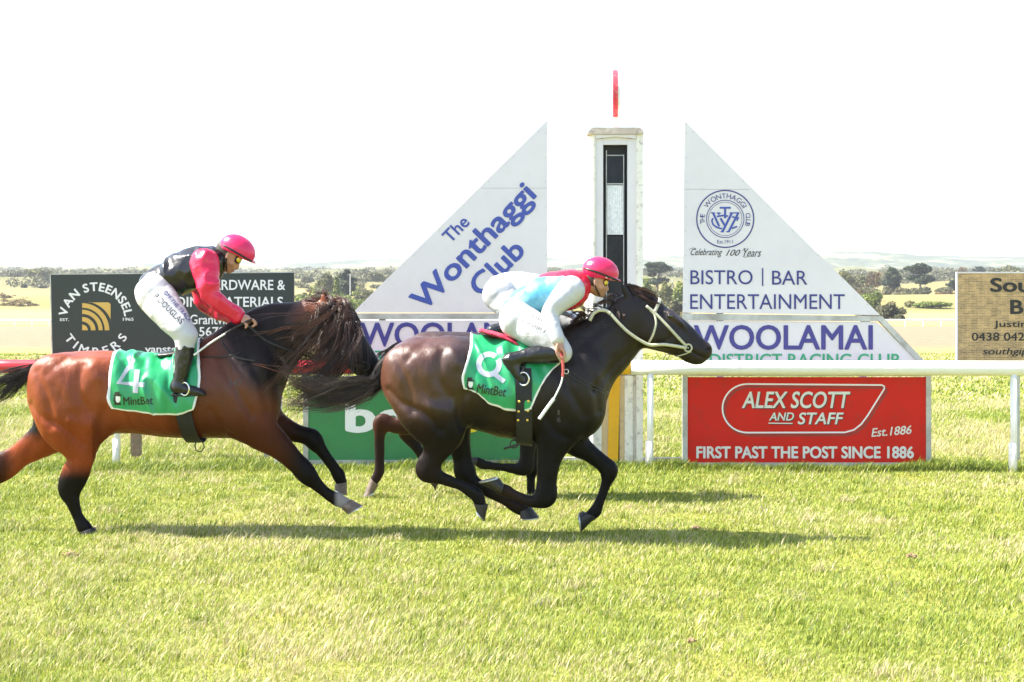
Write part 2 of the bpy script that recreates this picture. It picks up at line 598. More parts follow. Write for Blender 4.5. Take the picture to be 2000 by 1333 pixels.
def ground_material():
    m, n, l, b = nt('turf_and_paddock')
    p = geo_pos(n)
    sx = n.new('ShaderNodeSeparateXYZ'); l.new(p, sx.inputs[0])
    wob = noise(n, l, 0.15, 4, p)
    ma = n.new('ShaderNodeMath'); ma.operation = 'MULTIPLY_ADD'
    l.new(wob.outputs[0], ma.inputs[0]); ma.inputs[1].default_value = 14.0; l.new(sx.outputs['Y'], ma.inputs[2])
    mr = n.new('ShaderNodeMapRange'); mr.inputs['From Min'].default_value = 0; mr.inputs['From Max'].default_value = 1000
    l.new(ma.outputs[0], mr.inputs['Value'])
    G = (0.25, 0.255, 0.065); ST = (0.265, 0.19, 0.13)
    rr = ramp(n, l, mr.outputs[0], [(0.0, G), (0.045, G), (0.066, (0.32, 0.28, 0.10)), (0.085, ST), (0.245, ST), (0.262, (0.24, 0.23, 0.08)), (0.285, (0.36, 0.24, 0.13)),
                                    (0.40, (0.36, 0.27, 0.13)), (0.45, (0.20, 0.19, 0.07)), (0.55, (0.26, 0.21, 0.09)), (0.62, (0.34, 0.26, 0.12)), (0.75, (0.20, 0.18, 0.08)), (1.0, (0.15, 0.15, 0.07))])
    mp = n.new('ShaderNodeMapping'); mp.inputs['Scale'].default_value = (1, 0.35, 1); l.new(p, mp.inputs[0])
    n1 = noise(n, l, 1.4, 8, mp.outputs[0], 0.65)
    r1 = ramp(n, l, n1.outputs[0], [(0.3, (0.68, 0.76, 0.55)), (0.5, (1, 1, 1)), (0.72, (1.35, 1.15, 1.15))])
    c1 = mixc(n, l, rr.outputs[0], r1.outputs[0], 1.0, 'MULTIPLY')
    n2 = noise(n, l, 35, 6, p, 0.7)
    r2 = ramp(n, l, n2.outputs[0], [(0.3, (0.6, 0.62, 0.5)), (0.7, (1.3, 1.28, 1.3))])
    c2 = mixc(n, l, c1, r2.outputs[0], 1.0, 'MULTIPLY')
    l.new(c2, b.inputs['Base Color']); b.inputs['Roughness'].default_value = 0.95; b.inputs['Specular IOR Level'].default_value = 0.1
    bp = n.new('ShaderNodeBump'); bp.inputs['Strength'].default_value = 0.6; bp.inputs['Distance'].default_value = 0.03
    l.new(n2.outputs[0], bp.inputs['Height']); l.new(bp.outputs[0], b.inputs['Normal'])
    return m

def build_ground():
    ys = np.concatenate([[-30, 0, 4], np.arange(5, 26, 0.14), np.arange(26, 260, 6), np.arange(260, 1200, 15), np.arange(1200, 12001, 150)])
    us = np.sign(np.linspace(-1, 1, 241)) * np.abs(np.linspace(-1, 1, 241)) ** 2.2
    V = []
    for y in ys:
        half = 60 + abs(y) * 0.75
        x = us * half
        z = np.full_like(x, zt(y))
        q = np.stack([x, np.full_like(x, y), np.zeros_like(x)], 1)
        if y > 300: z = z + min(1, (y - 300) / 300) * 0.006 * y * vnoise(q[:, 0] / 90, q[:, 1] / 90, q[:, 2])
        elif y < 30: z = z + turf_z(x, y + 0 * x)
        V.append(np.stack([x, np.full_like(x, y), z], 1))
    nx = len(us); V = np.concatenate(V)
    i = np.arange((len(ys) - 1) * nx).reshape(len(ys) - 1, nx)[:, :-1].ravel()
    Fc = np.stack([i, i + 1, i + nx + 1, i + nx], 1)
    me = to_mesh('ground', V, Fc, ground_material(), smooth=True)
    obj('ground', me, kind='structure', label='mown racecourse turf running out into dry straw coloured paddocks')

def build_hills():
    PX = [-900, -200, 0, 300, 600, 900, 1250, 1500, 1620, 1700, 1850, 2000, 2300, 2900]
    PY = [532, 528, 525, 521, 517, 514, 510, 504, 500, 499, 504, 508, 514, 522]
    xs = np.linspace(-900, 2900, 260); ys = np.linspace(2300, 4600, 46)
    V = []
    for y in ys:
        t = (y - 2300) / (3600 - 2300)
        e = math.sin(min(t, 1) * math.pi / 2) ** 1.4 if t < 1 else 1 - 0.5 * (t - 1)
        X = (xs - 1000) / F * y
        top = CAMH - (np.interp(xs, PX, PY) - HZ) / F * 3600
        z0 = zt(2300) - 6
        q = np.stack([X / 260, np.full_like(X, y / 260), X * 0], 1)
        z = z0 + (top - z0) * e + (8 * fbm(q, 1.0, 3) + 5 * np.abs(vnoise(X / 40, q[:, 1] * 6, q[:, 2]))) * (0.3 + 0.7 * min(t, 1))
        V.append(np.stack([X, np.full_like(X, y), z], 1))
    nx = len(xs); V = np.concatenate(V)
    i = np.arange((len(ys) - 1) * nx).reshape(len(ys) - 1, nx)[:, :-1].ravel()
    Fc = np.stack([i, i + 1, i + nx + 1, i + nx], 1)
    m, n, l, b = nt('hill_country')
    p = geo_pos(n)
    mp = n.new('ShaderNodeMapping'); mp.inputs['Scale'].default_value = (1, 0.4, 2); l.new(p, mp.inputs[0])
    nz = noise(n, l, 0.012, 8, mp.outputs[0], 0.7)
    r = ramp(n, l, nz.outputs[0], [(0.38, (0.03, 0.045, 0.02)), (0.5, (0.07, 0.085, 0.035)), (0.6, (0.28, 0.25, 0.12)), (0.75, (0.36, 0.3, 0.15))])
    l.new(r.outputs[0], b.inputs['Base Color']); b.inputs['Roughness'].default_value = 1
    obj('hills', to_mesh('hills', V, Fc, m, smooth=True), kind='structure', label='long low wooded hills fading into pale blue haze')

# ------------------------------------------------------------------ grass
def build_grass():
    r = np.random.default_rng(11)
    def scatter(y0, y1, dens):
        out = []
        y = y0
        while y < y1:
            dy = 0.25
            half = 0.385 * (y + dy) + 0.5
            k = r.poisson(dens(y) * dy * 2 * half)
            out.append(np.stack([r.uniform(-half, half, k), r.uniform(y, y + dy, k)], 1))
            y += dy
        return np.concatenate(out)
    P = np.concatenate([scatter(5.6, 26, lambda y: 8500 * (6 / y) ** 1.15), scatter(26, 60, lambda y: 260 * (26 / y) ** 1.2)])
    edge = np.stack([r.uniform(-6.2, 6.2, 26000), r.normal(14.55, 0.17, 26000)], 1)
    P = np.concatenate([P, edge])
    # taller ragged tufts scattered over the turf
    tc = scatter(5.8, 15, lambda y: 5.5)
    tn = r.integers(14, 46, len(tc))
    tuft = np.repeat(tc, tn, 0) + r.normal(0, 1, (tn.sum(), 2)) * np.array([0.055, 0.035]) * np.repeat(r.uniform(.5, 1.6, len(tc)), tn)[:, None]
    th = np.repeat(r.uniform(0.045, 0.085, len(tc)), tn); tg = np.repeat(r.random(len(tc)), tn)
    P = np.concatenate([tuft, P])
    isedge = np.arange(len(P)) >= len(P) - len(edge)
    n = len(P)
    q = np.stack([P[:, 0], P[:, 1], np.zeros(n)], 1)
    patch = fbm(q * [1, 0.6, 1], 0.9, 3)
    fine = fbm(q, 4.0, 2)
    beyond = np.clip((P[:, 1] - 15.0) / 1.5, 0, 1)
    H = r.uniform(0.018, 0.042, n) * (1 + 0.35 * fine) * (1 + 0.9 * beyond)
    long = r.random(n) < 0.06
    H[long] *= r.uniform(1.4, 2.1, long.sum())
    H[isedge] = r.uniform(0.03, 0.10, isedge.sum()) * (1 + 0.4 * fine[isedge])
    H[:len(tuft)] = th * r.uniform(.6, 1.2, len(tuft))
    wd = r.uniform(0.0014, 0.0028, n) * (P[:, 1] / 7) ** 0.6 * np.where(P[:, 1] > 26, 3.0, 1.0)
    H[P[:, 1] > 26] *= 0.9
    az = r.uniform(0, 2 * np.pi, n)
    lean = np.abs(r.normal(0.55, 0.35, n)) * H
    wind = np.stack([np.full(n, 0.25), np.full(n, 0.0)], 1) * H[:, None]
    dirv = np.stack([np.cos(az), np.sin(az)], 1)
    side = np.stack([-np.sin(az), np.cos(az)], 1)
    z0 = turf_z(P[:, 0], P[:, 1]) - 0.006
    B = P; M = P + dirv * lean[:, None] * 0.35 + wind * 0.4; T = P + dirv * lean[:, None] + wind
    V = np.zeros((n, 5, 3))
    V[:, 0, :2] = B - side * wd[:, None]; V[:, 1, :2] = B + side * wd[:, None]
    V[:, 2, :2] = M - side * wd[:, None] * 0.8; V[:, 3, :2] = M + side * wd[:, None] * 0.8
    V[:, 4, :2] = T
    V[:, 0:2, 2] = z0[:, None]; V[:, 2:4, 2] = (z0 + H * 0.6)[:, None]; V[:, 4, 2] = z0 + H
    green = np.array([0.165, 0.235, 0.021]); lime = np.array([0.39, 0.415, 0.066]); straw = np.array([0.58, 0.49, 0.275]); deep = np.array([0.055, 0.115, 0.018])
    u = r.random(n)
    ps = np.clip(0.20 + 0.30 * patch + 0.12 * fine + 0.16 * beyond, 0.05, 0.8)
    t = r.random(n)[:, None]
    C = green * (1 - t) + lime * t
    C = np.where((u < ps)[:, None], straw * r.uniform(0.7, 1.15, n)[:, None], C)
    dk = r.random(n) < np.clip(0.06 - 0.10 * patch, 0, 0.2)
    C[dk] = deep
    k = len(tuft); C[:k] = np.where((tg < .72)[:, None], np.where((r.random(k) < .6)[:, None], green * .85, lime), straw) * r.uniform(.6, 1.2, k)[:, None]
    C[isedge] = (green * 0.75)[None] * r.uniform(0.6, 1.5, isedge.sum())[:, None]
    es = isedge & (r.random(n) < 0.25); C[es] = lime
    C *= r.uniform(0.8, 1.2, n)[:, None]
    V = V.reshape(-1, 3); C = np.repeat(C, 5, 0)
    k = np.arange(n)[:, None] * 5
    Fc = np.concatenate([k + [0, 1, 3], k + [0, 3, 2], k + [2, 3, 4]], 0)
    m = vcol('grass_blade', rough=0.5, spec=0.35, var=0.05, trans=0.30)
    obj('grass', to_mesh('grass', V, Fc, m, C), kind='stuff', label='short sunlit turf with yellow green and straw coloured blades')

# ------------------------------------------------------------------ trees
LEAF = vcol('leaf', rough=0.6, spec=0.25, var=0.15, scale=0.4, trans=0.25)
BARK = simple('bark', (0.13, 0.10, 0.075), 0.9, 0.1, var=0.35, scale=6)
PALEBARK = simple('pale_bark', (0.42, 0.36, 0.30), 0.8, 0.1, var=0.25, scale=3)

def leaves(lobes, n, size, cols, r, flat=0.0, gap=-0.55):
    lb = np.array([l[:6] for l in lobes], float)
    vol = lb[:, 3] * lb[:, 4] * lb[:, 5]
    pick = r.choice(len(lb), n, p=vol / vol.sum())
    d = r.normal(size=(n, 3)); d /= np.linalg.norm(d, axis=1, keepdims=True)
    rad = r.random(n) ** 0.38
    c = lb[pick, :3] + d * lb[pick, 3:6] * rad[:, None]
    cl = fbm(c / size, 0.28, 2)
    keep = cl + r.normal(0, 0.3, n) > gap
    c = c[keep]; d = d[keep]; cl = cl[keep]; n = len(c)
    nn = r.normal(size=(n, 3)) + d * 1.2; nn[:, 2] += 0.5 + flat; nn /= np.linalg.norm(nn, axis=1, keepdims=True)
    a = np.cross(nn, r.normal(size=(n, 3))); a /= np.linalg.norm(a, axis=1, keepdims=True)
    b = np.cross(nn, a)
    s = size * r.uniform(0.45, 1.15, n)[:, None]
    V = np.stack([c - a * s * 0.5, c + b * s * 0.32, c + a * s * 0.5, c - b * s * 0.32], 1).reshape(-1, 3)
    cols = np.array(cols)
    t = np.clip(0.5 + 0.45 * cl + r.normal(0, 0.22, n), 0, 1)[:, None] * (len(cols) - 1)
    i0 = np.minimum(t.astype(int), len(cols) - 2)
    fr = t - i0
    C = cols[i0[:, 0]] * (1 - fr) + cols[i0[:, 0] + 1] * fr
    C = np.repeat(C * r.uniform(0.75, 1.25, n)[:, None], 4, 0)
    Fc = np.arange(4 * n).reshape(-1, 4)
    return V, Fc, C

PINE = [(0.018, 0.03, 0.016), (0.035, 0.055, 0.022), (0.07, 0.085, 0.035)]
GUM = [(0.07, 0.075, 0.03), (0.13, 0.13, 0.045), (0.21, 0.20, 0.065)]
LIME = [(0.06, 0.085, 0.02), (0.14, 0.18, 0.03), (0.26, 0.29, 0.05)]
OLIVE = [(0.05, 0.055, 0.025), (0.10, 0.10, 0.045), (0.19, 0.17, 0.08)]
RUST = [(0.09, 0.06, 0.03), (0.17, 0.12, 0.05), (0.28, 0.22, 0.09)]

def tree(name, label, cat, px, ptop, pbase, wpx, cols, shape='round', n=900, leaf=None, group=None, bark=None, seed=0, y=None):
    r = np.random.default_rng(100 + seed)
    y = y or ydist(pbase)
    s = y / F
    base = W(px, pbase, y)
    Hh = (pbase - ptop) * s; Rw = wpx * s / 2
    bx, by, bz = base
    root = thing(name, label, cat, (bx, by, bz), group)
    lobes = []
    trunk_top = 0.75
    if shape == 'round':
        for i in range(9):
            a = r.uniform(0, 6.28); k = r.uniform(0.1, 0.62)
            lobes.append((bx + math.cos(a) * Rw * k, by + math.sin(a) * Rw * k, bz + Hh * r.uniform(0.38, 0.82), Rw * r.uniform(0.3, 0.5), Rw * r.uniform(0.3, 0.5), Hh * r.uniform(0.13, 0.2)))
        lobes.append((bx, by, bz + Hh * 0.6, Rw * 0.6, Rw * 0.6, Hh * 0.36))
    elif shape == 'bush':
        for i in range(9):
            a = r.uniform(0, 6.28); k = r.uniform(0.1, 0.7)
            hh = r.uniform(0.25, 0.72) * (1 - 0.4 * k)
            lobes.append((bx + math.cos(a) * Rw * k, by + math.sin(a) * Rw * k, bz + Hh * hh, Rw * r.uniform(0.25, 0.45), Rw * 0.35, Hh * r.uniform(0.18, 0.3)))
        lobes.append((bx, by, bz + Hh * 0.35, Rw * 0.7, Rw * 0.6, Hh * 0.38)); trunk_top = 0.4
    elif shape == 'column':
        for i in range(7):
            lobes.append((bx + r.uniform(-.15, .15) * Rw, by, bz + Hh * (0.18 + 0.115 * i), Rw * (1.0 - abs(i - 2.5) * 0.15), Rw * 0.7, Hh * 0.12))
    elif shape == 'cypress':
        for i in range(16):
            t = i / 15
            k = math.sin(math.pi * min(1, 0.25 + 0.75 * t)) ** 0.6 if t > .6 else 0.9
            a = r.uniform(0, 6.28)
            lobes.append((bx + math.cos(a) * Rw * 0.55 * k, by + math.sin(a) * Rw * .5 * k, bz + Hh * (0.12 + 0.8 * t), Rw * r.uniform(0.34, 0.6) * k, Rw * .45 * k, Hh * 0.075))
        lobes.append((bx, by, bz + Hh * .5, Rw * .5, Rw * .5, Hh * .42))
    elif shape == 'pine':        # flat layered crown on visible limbs
        for i in range(12):
            t = r.random(); k = 1.0 if t > 0.35 else 0.7
            a = r.uniform(0, 6.28)
            lobes.append((bx + math.cos(a) * Rw * 0.62 * k, by + math.sin(a) * Rw * .5, bz + Hh * (0.3 + 0.62 * t), Rw * r.uniform(0.3, 0.48), Rw * .4, Hh * 0.08))
        lobes.append((bx, by, bz + Hh * .78, Rw * .7, Rw * .6, Hh * .16))
    V, Fc, C = leaves(lobes, int(n * 2.2), leaf or max(0.2, 6.5 * s), cols, r, 0.5 if shape in ('pine', 'cypress') else 0, -0.75)
    t = MB()
    tr = max(0.08, 0.035 * Hh)
    top = Vector((bx + 0.1 * Rw, by, bz + Hh * trunk_top))
    pts = [Vector((bx, by, bz - 0.3)), Vector((bx - .03 * Rw, by, bz + Hh * trunk_top * .5)), top]
    t.tube(pts, [tr, tr * .7, tr * .25], 8)
    for l_ in lobes[:6]:
        o = pts[1].lerp(pts[2], r.uniform(-.6, .6)); e = Vector(l_[:3])
        t.tube([o, o.lerp(e, .55) + Vector((0, 0, .04 * Hh)), e], [tr * .4, tr * .25, tr * .08], 6)
    t.build('trunk', bark or BARK, root, smooth=True)
    obj('crown', to_mesh('crown', V, Fc, LEAF, C), root)
    return root

def build_trees():
    # left of the big timber sign
    tree('acacia_tree', 'low spreading olive tree topping the paddock rise at the left edge of the photo', 'tree', 24, 528, 552, 62, OLIVE, 'round', 500, seed=1)
    tree('acacia_tree', 'wide umbrella shaped tree just left of the dark timber sign top corner', 'tree', 80, 525, 556, 78, GUM, 'round', 700, seed=2)
    tree('shrub', 'small round dark shrub alone in the pale paddock at far left', 'shrub', 48, 553, 562, 15, OLIVE, 'bush', 220, seed=3)
    tree('shrub', 'pair of low dark shrubs beside the timber sign edge', 'shrub', 83, 554, 563, 32, OLIVE, 'bush', 260, seed=4)
    tree('shrub', 'small olive shrub at the extreme left edge above the broad scrub', 'shrub', 14, 573, 590, 34, OLIVE, 'bush', 350, seed=5)
    tree('scrub_clump', 'broad brownish scrub clump in the straw paddock left of the timber sign', 'shrub', 36, 588, 603, 92, RUST, 'bush', 700, seed=6)
    # between the timber sign and the left white triangle
    tree('cypress_tree', 'tall dark cypress standing between the timber sign and the left white triangle', 'tree', 677, 521, 585, 46, PINE, 'cypress', 1900, seed=7)
    tree('gum_tree', 'olive gum tree touching the left side of the tall dark cypress', 'tree', 638, 532, 583, 44, GUM, 'round', 900, seed=8)
    tree('poplar_tree', 'slim pale green poplar in front of the dark cypress', 'tree', 658, 538, 592, 15, LIME, 'column', 500, seed=9, y=ydist(590))
    tree('gum_tree', 'pale gum crown far behind, right of the dark cypress and pole', 'tree', 735, 530, 556, 40, GUM, 'round', 500, seed=10)
    tree('gum_tree', 'faint small gum left of the dark cypress by the sign corner', 'tree', 600, 538, 558, 36, OLIVE, 'round', 400, seed=11)
    for i, (px, t, b_, wd, cl, lab) in enumerate([
            (592, 566, 590, 40, GUM, 'straw green scrub bush against the right edge of the timber sign'),
            (622, 568, 592, 34, RUST, 'brownish scrub bush below the olive gum tree'),
            (640, 566, 596, 30, LIME, 'bright yellow green rounded bush under the slim poplar'),
            (672, 578, 600, 38, OLIVE, 'grey olive bush at the foot of the white power pole'),
            (684, 584, 606, 34, LIME, 'lime green low bush nearest to the bay horse ears'),
            (706, 572, 592, 44, OLIVE, 'dark olive bush to the right of the power pole'),
            (724, 560, 590, 46, GUM, 'tall olive bush against the slope of the left white triangle')]):
        tree('bush', lab, 'bush', px, t, b_, wd, cl, 'bush', 520, group='scrub between the timber sign and the left triangle', seed=20 + i)
    # seen in the gaps around the winning post
    tree('cypress_tree', 'flat topped dark cypress seen between the winning post and the right triangle', 'tree', 1285, 508, 572, 56, PINE, 'pine', 1700, seed=31)
    for i, (px, t, b_, wd, cl, lab) in enumerate([
            (1262, 527, 594, 32, LIME, 'tall yellow green bush touching the winning post right side'),
            (1300, 540, 600, 44, GUM, 'rounded grey green bush below the flat topped cypress'),
            (1326, 536, 602, 34, LIME, 'yellow green bush beside the left edge of the right triangle'),
            (1272, 566, 616, 44, RUST, 'straw brown bush low beside the winning post and horse ear'),
            (1318, 574, 622, 44, OLIVE, 'olive brown bush low behind the horse forehead')]):
        tree('bush', lab, 'bush', px, t, b_, wd, cl, 'bush', 650, group='scrub between the winning post and the right triangle', seed=40 + i)
    tree('bush', 'pale bush glimpsed between the left triangle and the winning post', 'bush', 1108, 526, 560, 70, OLIVE, 'bush', 500, seed=50)
    # right of the right triangle
    tree('gum_tree', 'olive gum breaking the slope of the right triangle, leftmost of the right hand trees', 'tree', 1650, 529, 572, 44, GUM, 'round', 800, seed=51)
    tree('gum_tree', 'yellowish gum with thin crown left of the pale bare limbed tree', 'tree', 1680, 535, 570, 40, GUM, 'round', 750, seed=52)
    tree('gum_tree', 'pale limbed open crowned gum with visible white branches', 'tree', 1704, 526, 572, 42, RUST, 'round', 420, bark=PALEBARK, seed=53)
    tree('cypress_tree', 'leaning dark cypress, the left one of the two before the blue hills', 'tree', 1742, 517, 570, 40, PINE, 'cypress', 1500, seed=54)
    tree('cypress_tree', 'largest dark cypress with layered limbs before the blue hills', 'tree', 1798, 513, 572, 64, PINE, 'pine', 2200, seed=55)
    tree('cypress_tree', 'small dark cypress half hidden by the stone patterned sign left edge', 'tree', 1862, 546, 568, 34, PINE, 'cypress', 700, seed=56)
    for i, (px, t, b_, wd, cl, lab) in enumerate([
            (1668, 556, 592, 44, RUST, 'rust tinged bush on the triangle slope under the gums'),
            (1700, 560, 606, 56, LIME, 'large lime topped bush right of the word ENTERTAINMENT'),
            (1690, 590, 630, 56, RUST, 'brown shadowy bush tucked against the triangle corner'),
            (1735, 581, 626, 46, OLIVE, 'round dark olive bush nearest the far running rail'),
            (1756, 612, 627, 26, OLIVE, 'tiny dark bush at the right foot of the round olive bush')]):
        tree('bush', lab, 'bush', px, t, b_, wd, cl, 'bush', 900, group='bushes along the right triangle', seed=60 + i)
    for i, (px, t, b_, wd, cl, lab) in enumerate([
            (1757, 569, 578, 42, OLIVE, 'low grey shrub below the leaning cypress'),
            (1800, 566, 578, 44, OLIVE, 'low grey shrub below the largest cypress'),
            (1845, 567, 578, 40, RUST, 'low brown shrub below the small cypress'),
            (1776, 586, 599, 26, GUM, 'rounded pale shrub at the left end of the lime hedge')]):
        tree('shrub', lab, 'shrub', px, t, b_, wd, cl, 'bush', 300, group='low shrubs in the right hand paddock', seed=70 + i)
    tree('hedge', 'lime green clipped looking hedge running to the stone patterned sign', 'hedge', 1822, 588, 600, 118, LIME, 'bush', 1300, seed=75)
    tree('gum_tree', 'rusty gum crown just above the stone patterned sign left corner', 'tree', 1880, 521, 552, 26, RUST, 'round', 400, seed=76)
    tree('cypress_tree', 'dark broad tree top above the stone patterned sign', 'tree', 1914, 520, 552, 44, PINE, 'round', 600, seed=77)
    tree('gum_tree', 'wide olive tree tops above the stone patterned sign at the right edge', 'tree', 1972, 518, 552, 84, GUM, 'round', 900, seed=78)

def build_far_woods():
    r = np.random.default_rng(5)
    lobes = []
    for i in range(1000):
        px = r.uniform(-150, 2150) if i < 640 else r.choice([r.uniform(-1000, -150), r.uniform(2150, 3000)])
        y = r.choice([980, 1200, 1500, 1900, 2300]) * r.uniform(0.9, 1.1)
        x = (px - 1000) / F * y
        h = r.uniform(3.5, 8) * (1.0 if y < 1800 else 1.3); wd = r.uniform(6, 22)
        lobes.append((x, y, float(zt(y)) + h * .35, wd, wd * .6, h * .75))
    V, Fc, C = leaves(lobes, 108000, 4.5, OLIVE, r, 0, -0.9)
    obj('far_woods', to_mesh('far_woods', V, Fc, LEAF, C), kind='stuff', label='distant belts of bush and trees below the hills')

def build_scrub():
    r = np.random.default_rng(15)
    V = []; Fc = []; C = []; n = 0
    for (x0, x1, y0, y1, k, cols, sz) in [(576, 770, 572, 606, 70, LIME, 20), (576, 780, 556, 580, 50, OLIVE, 20), (1250, 1340, 575, 626, 40, GUM, 22), (1640, 1720, 556, 596, 30, OLIVE, 22), (1700, 1765, 604, 627, 14, OLIVE, 18),
                                          (0, 104, 540, 560, 34, OLIVE, 24), (0, 60, 586, 606, 14, RUST, 20), (1730, 1875, 570, 580, 26, OLIVE, 16), (1640, 2010, 538, 552, 50, OLIVE, 26), (570, 800, 538, 556, 46, OLIVE, 24), (1076, 1150, 536, 600, 26, GUM, 22)]:
        lobes = []
        for i in range(k):
            py = r.uniform(y0, y1); y = ydist(py); px = r.uniform(x0, x1); s = y / F
            b = W(px, py, y); hh = sz * s * r.uniform(.3, .6)
            lobes.append((b.x, b.y, b.z + hh * .5, sz * s * r.uniform(.35, .8), sz * s * .6, hh))
        v, f, c = leaves(lobes, k * 190, 5.5 * ydist((y0 + y1) / 2) / F, cols, r, 0, -0.7)
        V.append(v); Fc.append(f + n); C.append(c); n += len(v)
    obj('scrub', to_mesh('scrub', np.concatenate(V), np.concatenate(Fc), LEAF, np.concatenate(C)), kind='stuff', label='low tangled scrub and tea tree covering the paddock rise')

def build_poles():
    pm = simple('pole_concrete', (0.55, 0.54, 0.52), 0.8)
    for px, t, b_, lab in [(684, 535, 588, 'pale power pole with a crossarm in front of the dark cypress'), (1313, 546, 592, 'pale power pole among the bushes right of the winning post')]:
        y = ydist(b_); s = y / F; a = W(px, b_, y); c = W(px, t, y)
        root = thing('power_pole', lab, 'pole', a)
        MB().tube([a - Vector((0, 0, .4)), c], [0.22, 0.16], 8).build('post', pm, root)
        MB().box(c.x - 1.1, c.x + .5, c.y - .08, c.y + .08, c.z - .55, c.z - .38).build('crossarm', pm, root)

def build_far_rail():
    wp = simple('rail_white', (0.8, 0.8, 0.78), 0.4)
    y = 240.0
    root = thing('running_rail', 'distant white running rail on the far side of the course', 'rail', (0, y, 0))
    MB().tube([(-140, y - 4, 1.02), (-40, y, 1.04), (60, y, 1.1), (150, y - 5, 1.05)], 0.16, 8).build('rail', wp, root, smooth=True)
    for px in list(range(-5, 110, 34)) + list(range(1733, 1990, 35)) + [1262, 1297, 1332, 640, 676]:
        x = (px - 1000) / F * y
        MB().tube([(x, y, 0), (x, y, 1.0)], 0.11, 6).build('post', wp, root)

def build_haze():
    m = bpy.data.materials.new('haze_air'); m.use_nodes = True
    n = m.node_tree.nodes; n.clear()
    v = n.new('ShaderNodeVolumePrincipled'); o = n.new('ShaderNodeOutputMaterial')
    v.inputs['Color'].default_value = (0.93, 0.96, 1.0, 1); v.inputs['Density'].default_value = 0.00013; v.inputs['Anisotropy'].default_value = 0.2
    m.node_tree.links.new(v.outputs[0], o.inputs['Volume'])
    b = MB().box(-9500, 9500, -60, 12600, -8, 260)
    b.build('haze', m, None, kind='stuff', label='pale summer haze lying over the far paddocks and hills')

build_haze()
build_ground(); build_hills(); build_grass(); build_trees(); build_far_woods(); build_scrub(); build_poles(); build_far_rail()
# ------------------------------------------------------------------ boards, rail and winning post
WHITE = simple('sign_white', (0.71, 0.675, 0.70), 0.35, 0.5, var=0.03, scale=2, dirt=(0.45, 0.40, 0.33), dscale=6, damt=0.12)
ALU = simple('aluminium_frame', (0.47, 0.47, 0.45), 0.5, 0.5, 0.35, var=0.2, scale=7, dirt=(0.2, 0.17, 0.13), damt=0.6)
BLUE = simple('lettering_blue', (0.045, 0.075, 0.36), 0.4, var=0.05)
NAVY = simple('lettering_navy', (0.035, 0.04, 0.21), 0.4, var=0.05)
VIOLET = simple('lettering_violet', (0.050, 0.042, 0.24), 0.4, var=0.06)
GREENL = simple('lettering_green', (0.03, 0.36, 0.17), 0.4, var=0.05)
BLACKL = simple('lettering_black', (0.012, 0.012, 0.014), 0.4, var=0.1)
WHITEL = simple('lettering_white', (0.80, 0.80, 0.80), 0.4, var=0.03)
WORNL = simple('lettering_worn', (0.72, 0.71, 0.66), 0.5, var=0.05, dirt=(0.45, 0.42, 0.36), dscale=14, damt=0.5)
GOLD = simple('lettering_gold', (0.62, 0.40, 0.09), 0.4, var=0.05)
REDP = simple('board_red', (0.60, 0.018, 0.010), 0.5, 0.2, var=0.05, scale=3, dirt=(0.16, 0.05, 0.03), dscale=5, damt=0.35)
DKRED = simple('lettering_dark_red', (0.30, 0.02, 0.015), 0.4)
GREENP = simple('board_green', (0.035, 0.22, 0.075), 0.35, var=0.06, scale=3, dirt=(0.06, 0.12, 0.05), dscale=9, damt=0.5)
CHAR = simple('board_charcoal', (0.022, 0.029, 0.029), 0.4, var=0.08, scale=3)
YEL = simple('paint_yellow', (0.80, 0.42, 0.008), 0.45, var=0.05, dirt=(0.45, 0.25, 0.05), dscale=20, damt=0.4)
TAN = simple('paint_tan', (0.62, 0.45, 0.25), 0.6, var=0.06, dirt=(0.25, 0.18, 0.1), dscale=18, damt=0.5)
OLDW = simple('paint_flaking', (0.82, 0.78, 0.71), 0.7, var=0.05, scale=20, dirt=(0.20, 0.16, 0.12), dscale=13, damt=0.75, bump=0.25)
TIMBER = simple('weathered_timber', (0.22, 0.16, 0.11), 0.9, var=0.35, scale=14, bump=0.4)
RAILW = simple('rail_plastic_white', (0.80, 0.79, 0.74), 0.3, 0.5, var=0.03, scale=4, dirt=(0.5, 0.45, 0.3), dscale=8, damt=0.25)
RAILR = simple('rail_plastic_red', (0.55, 0.02, 0.03), 0.3, 0.5, var=0.06, scale=4)
GLASSY = simple('mirror_dark', (0.012, 0.013, 0.018), 0.2, 0.25, var=0.4, scale=9)
RECESS = simple('recess_black', (0.012, 0.012, 0.013), 0.6)

def mirror_px(p): return (2 * 1203.0 - p[0], p[1])

def decals(name, shapes, y, mat, parent):
    return [decal(name, sh, y, mat, parent) for sh in shapes]

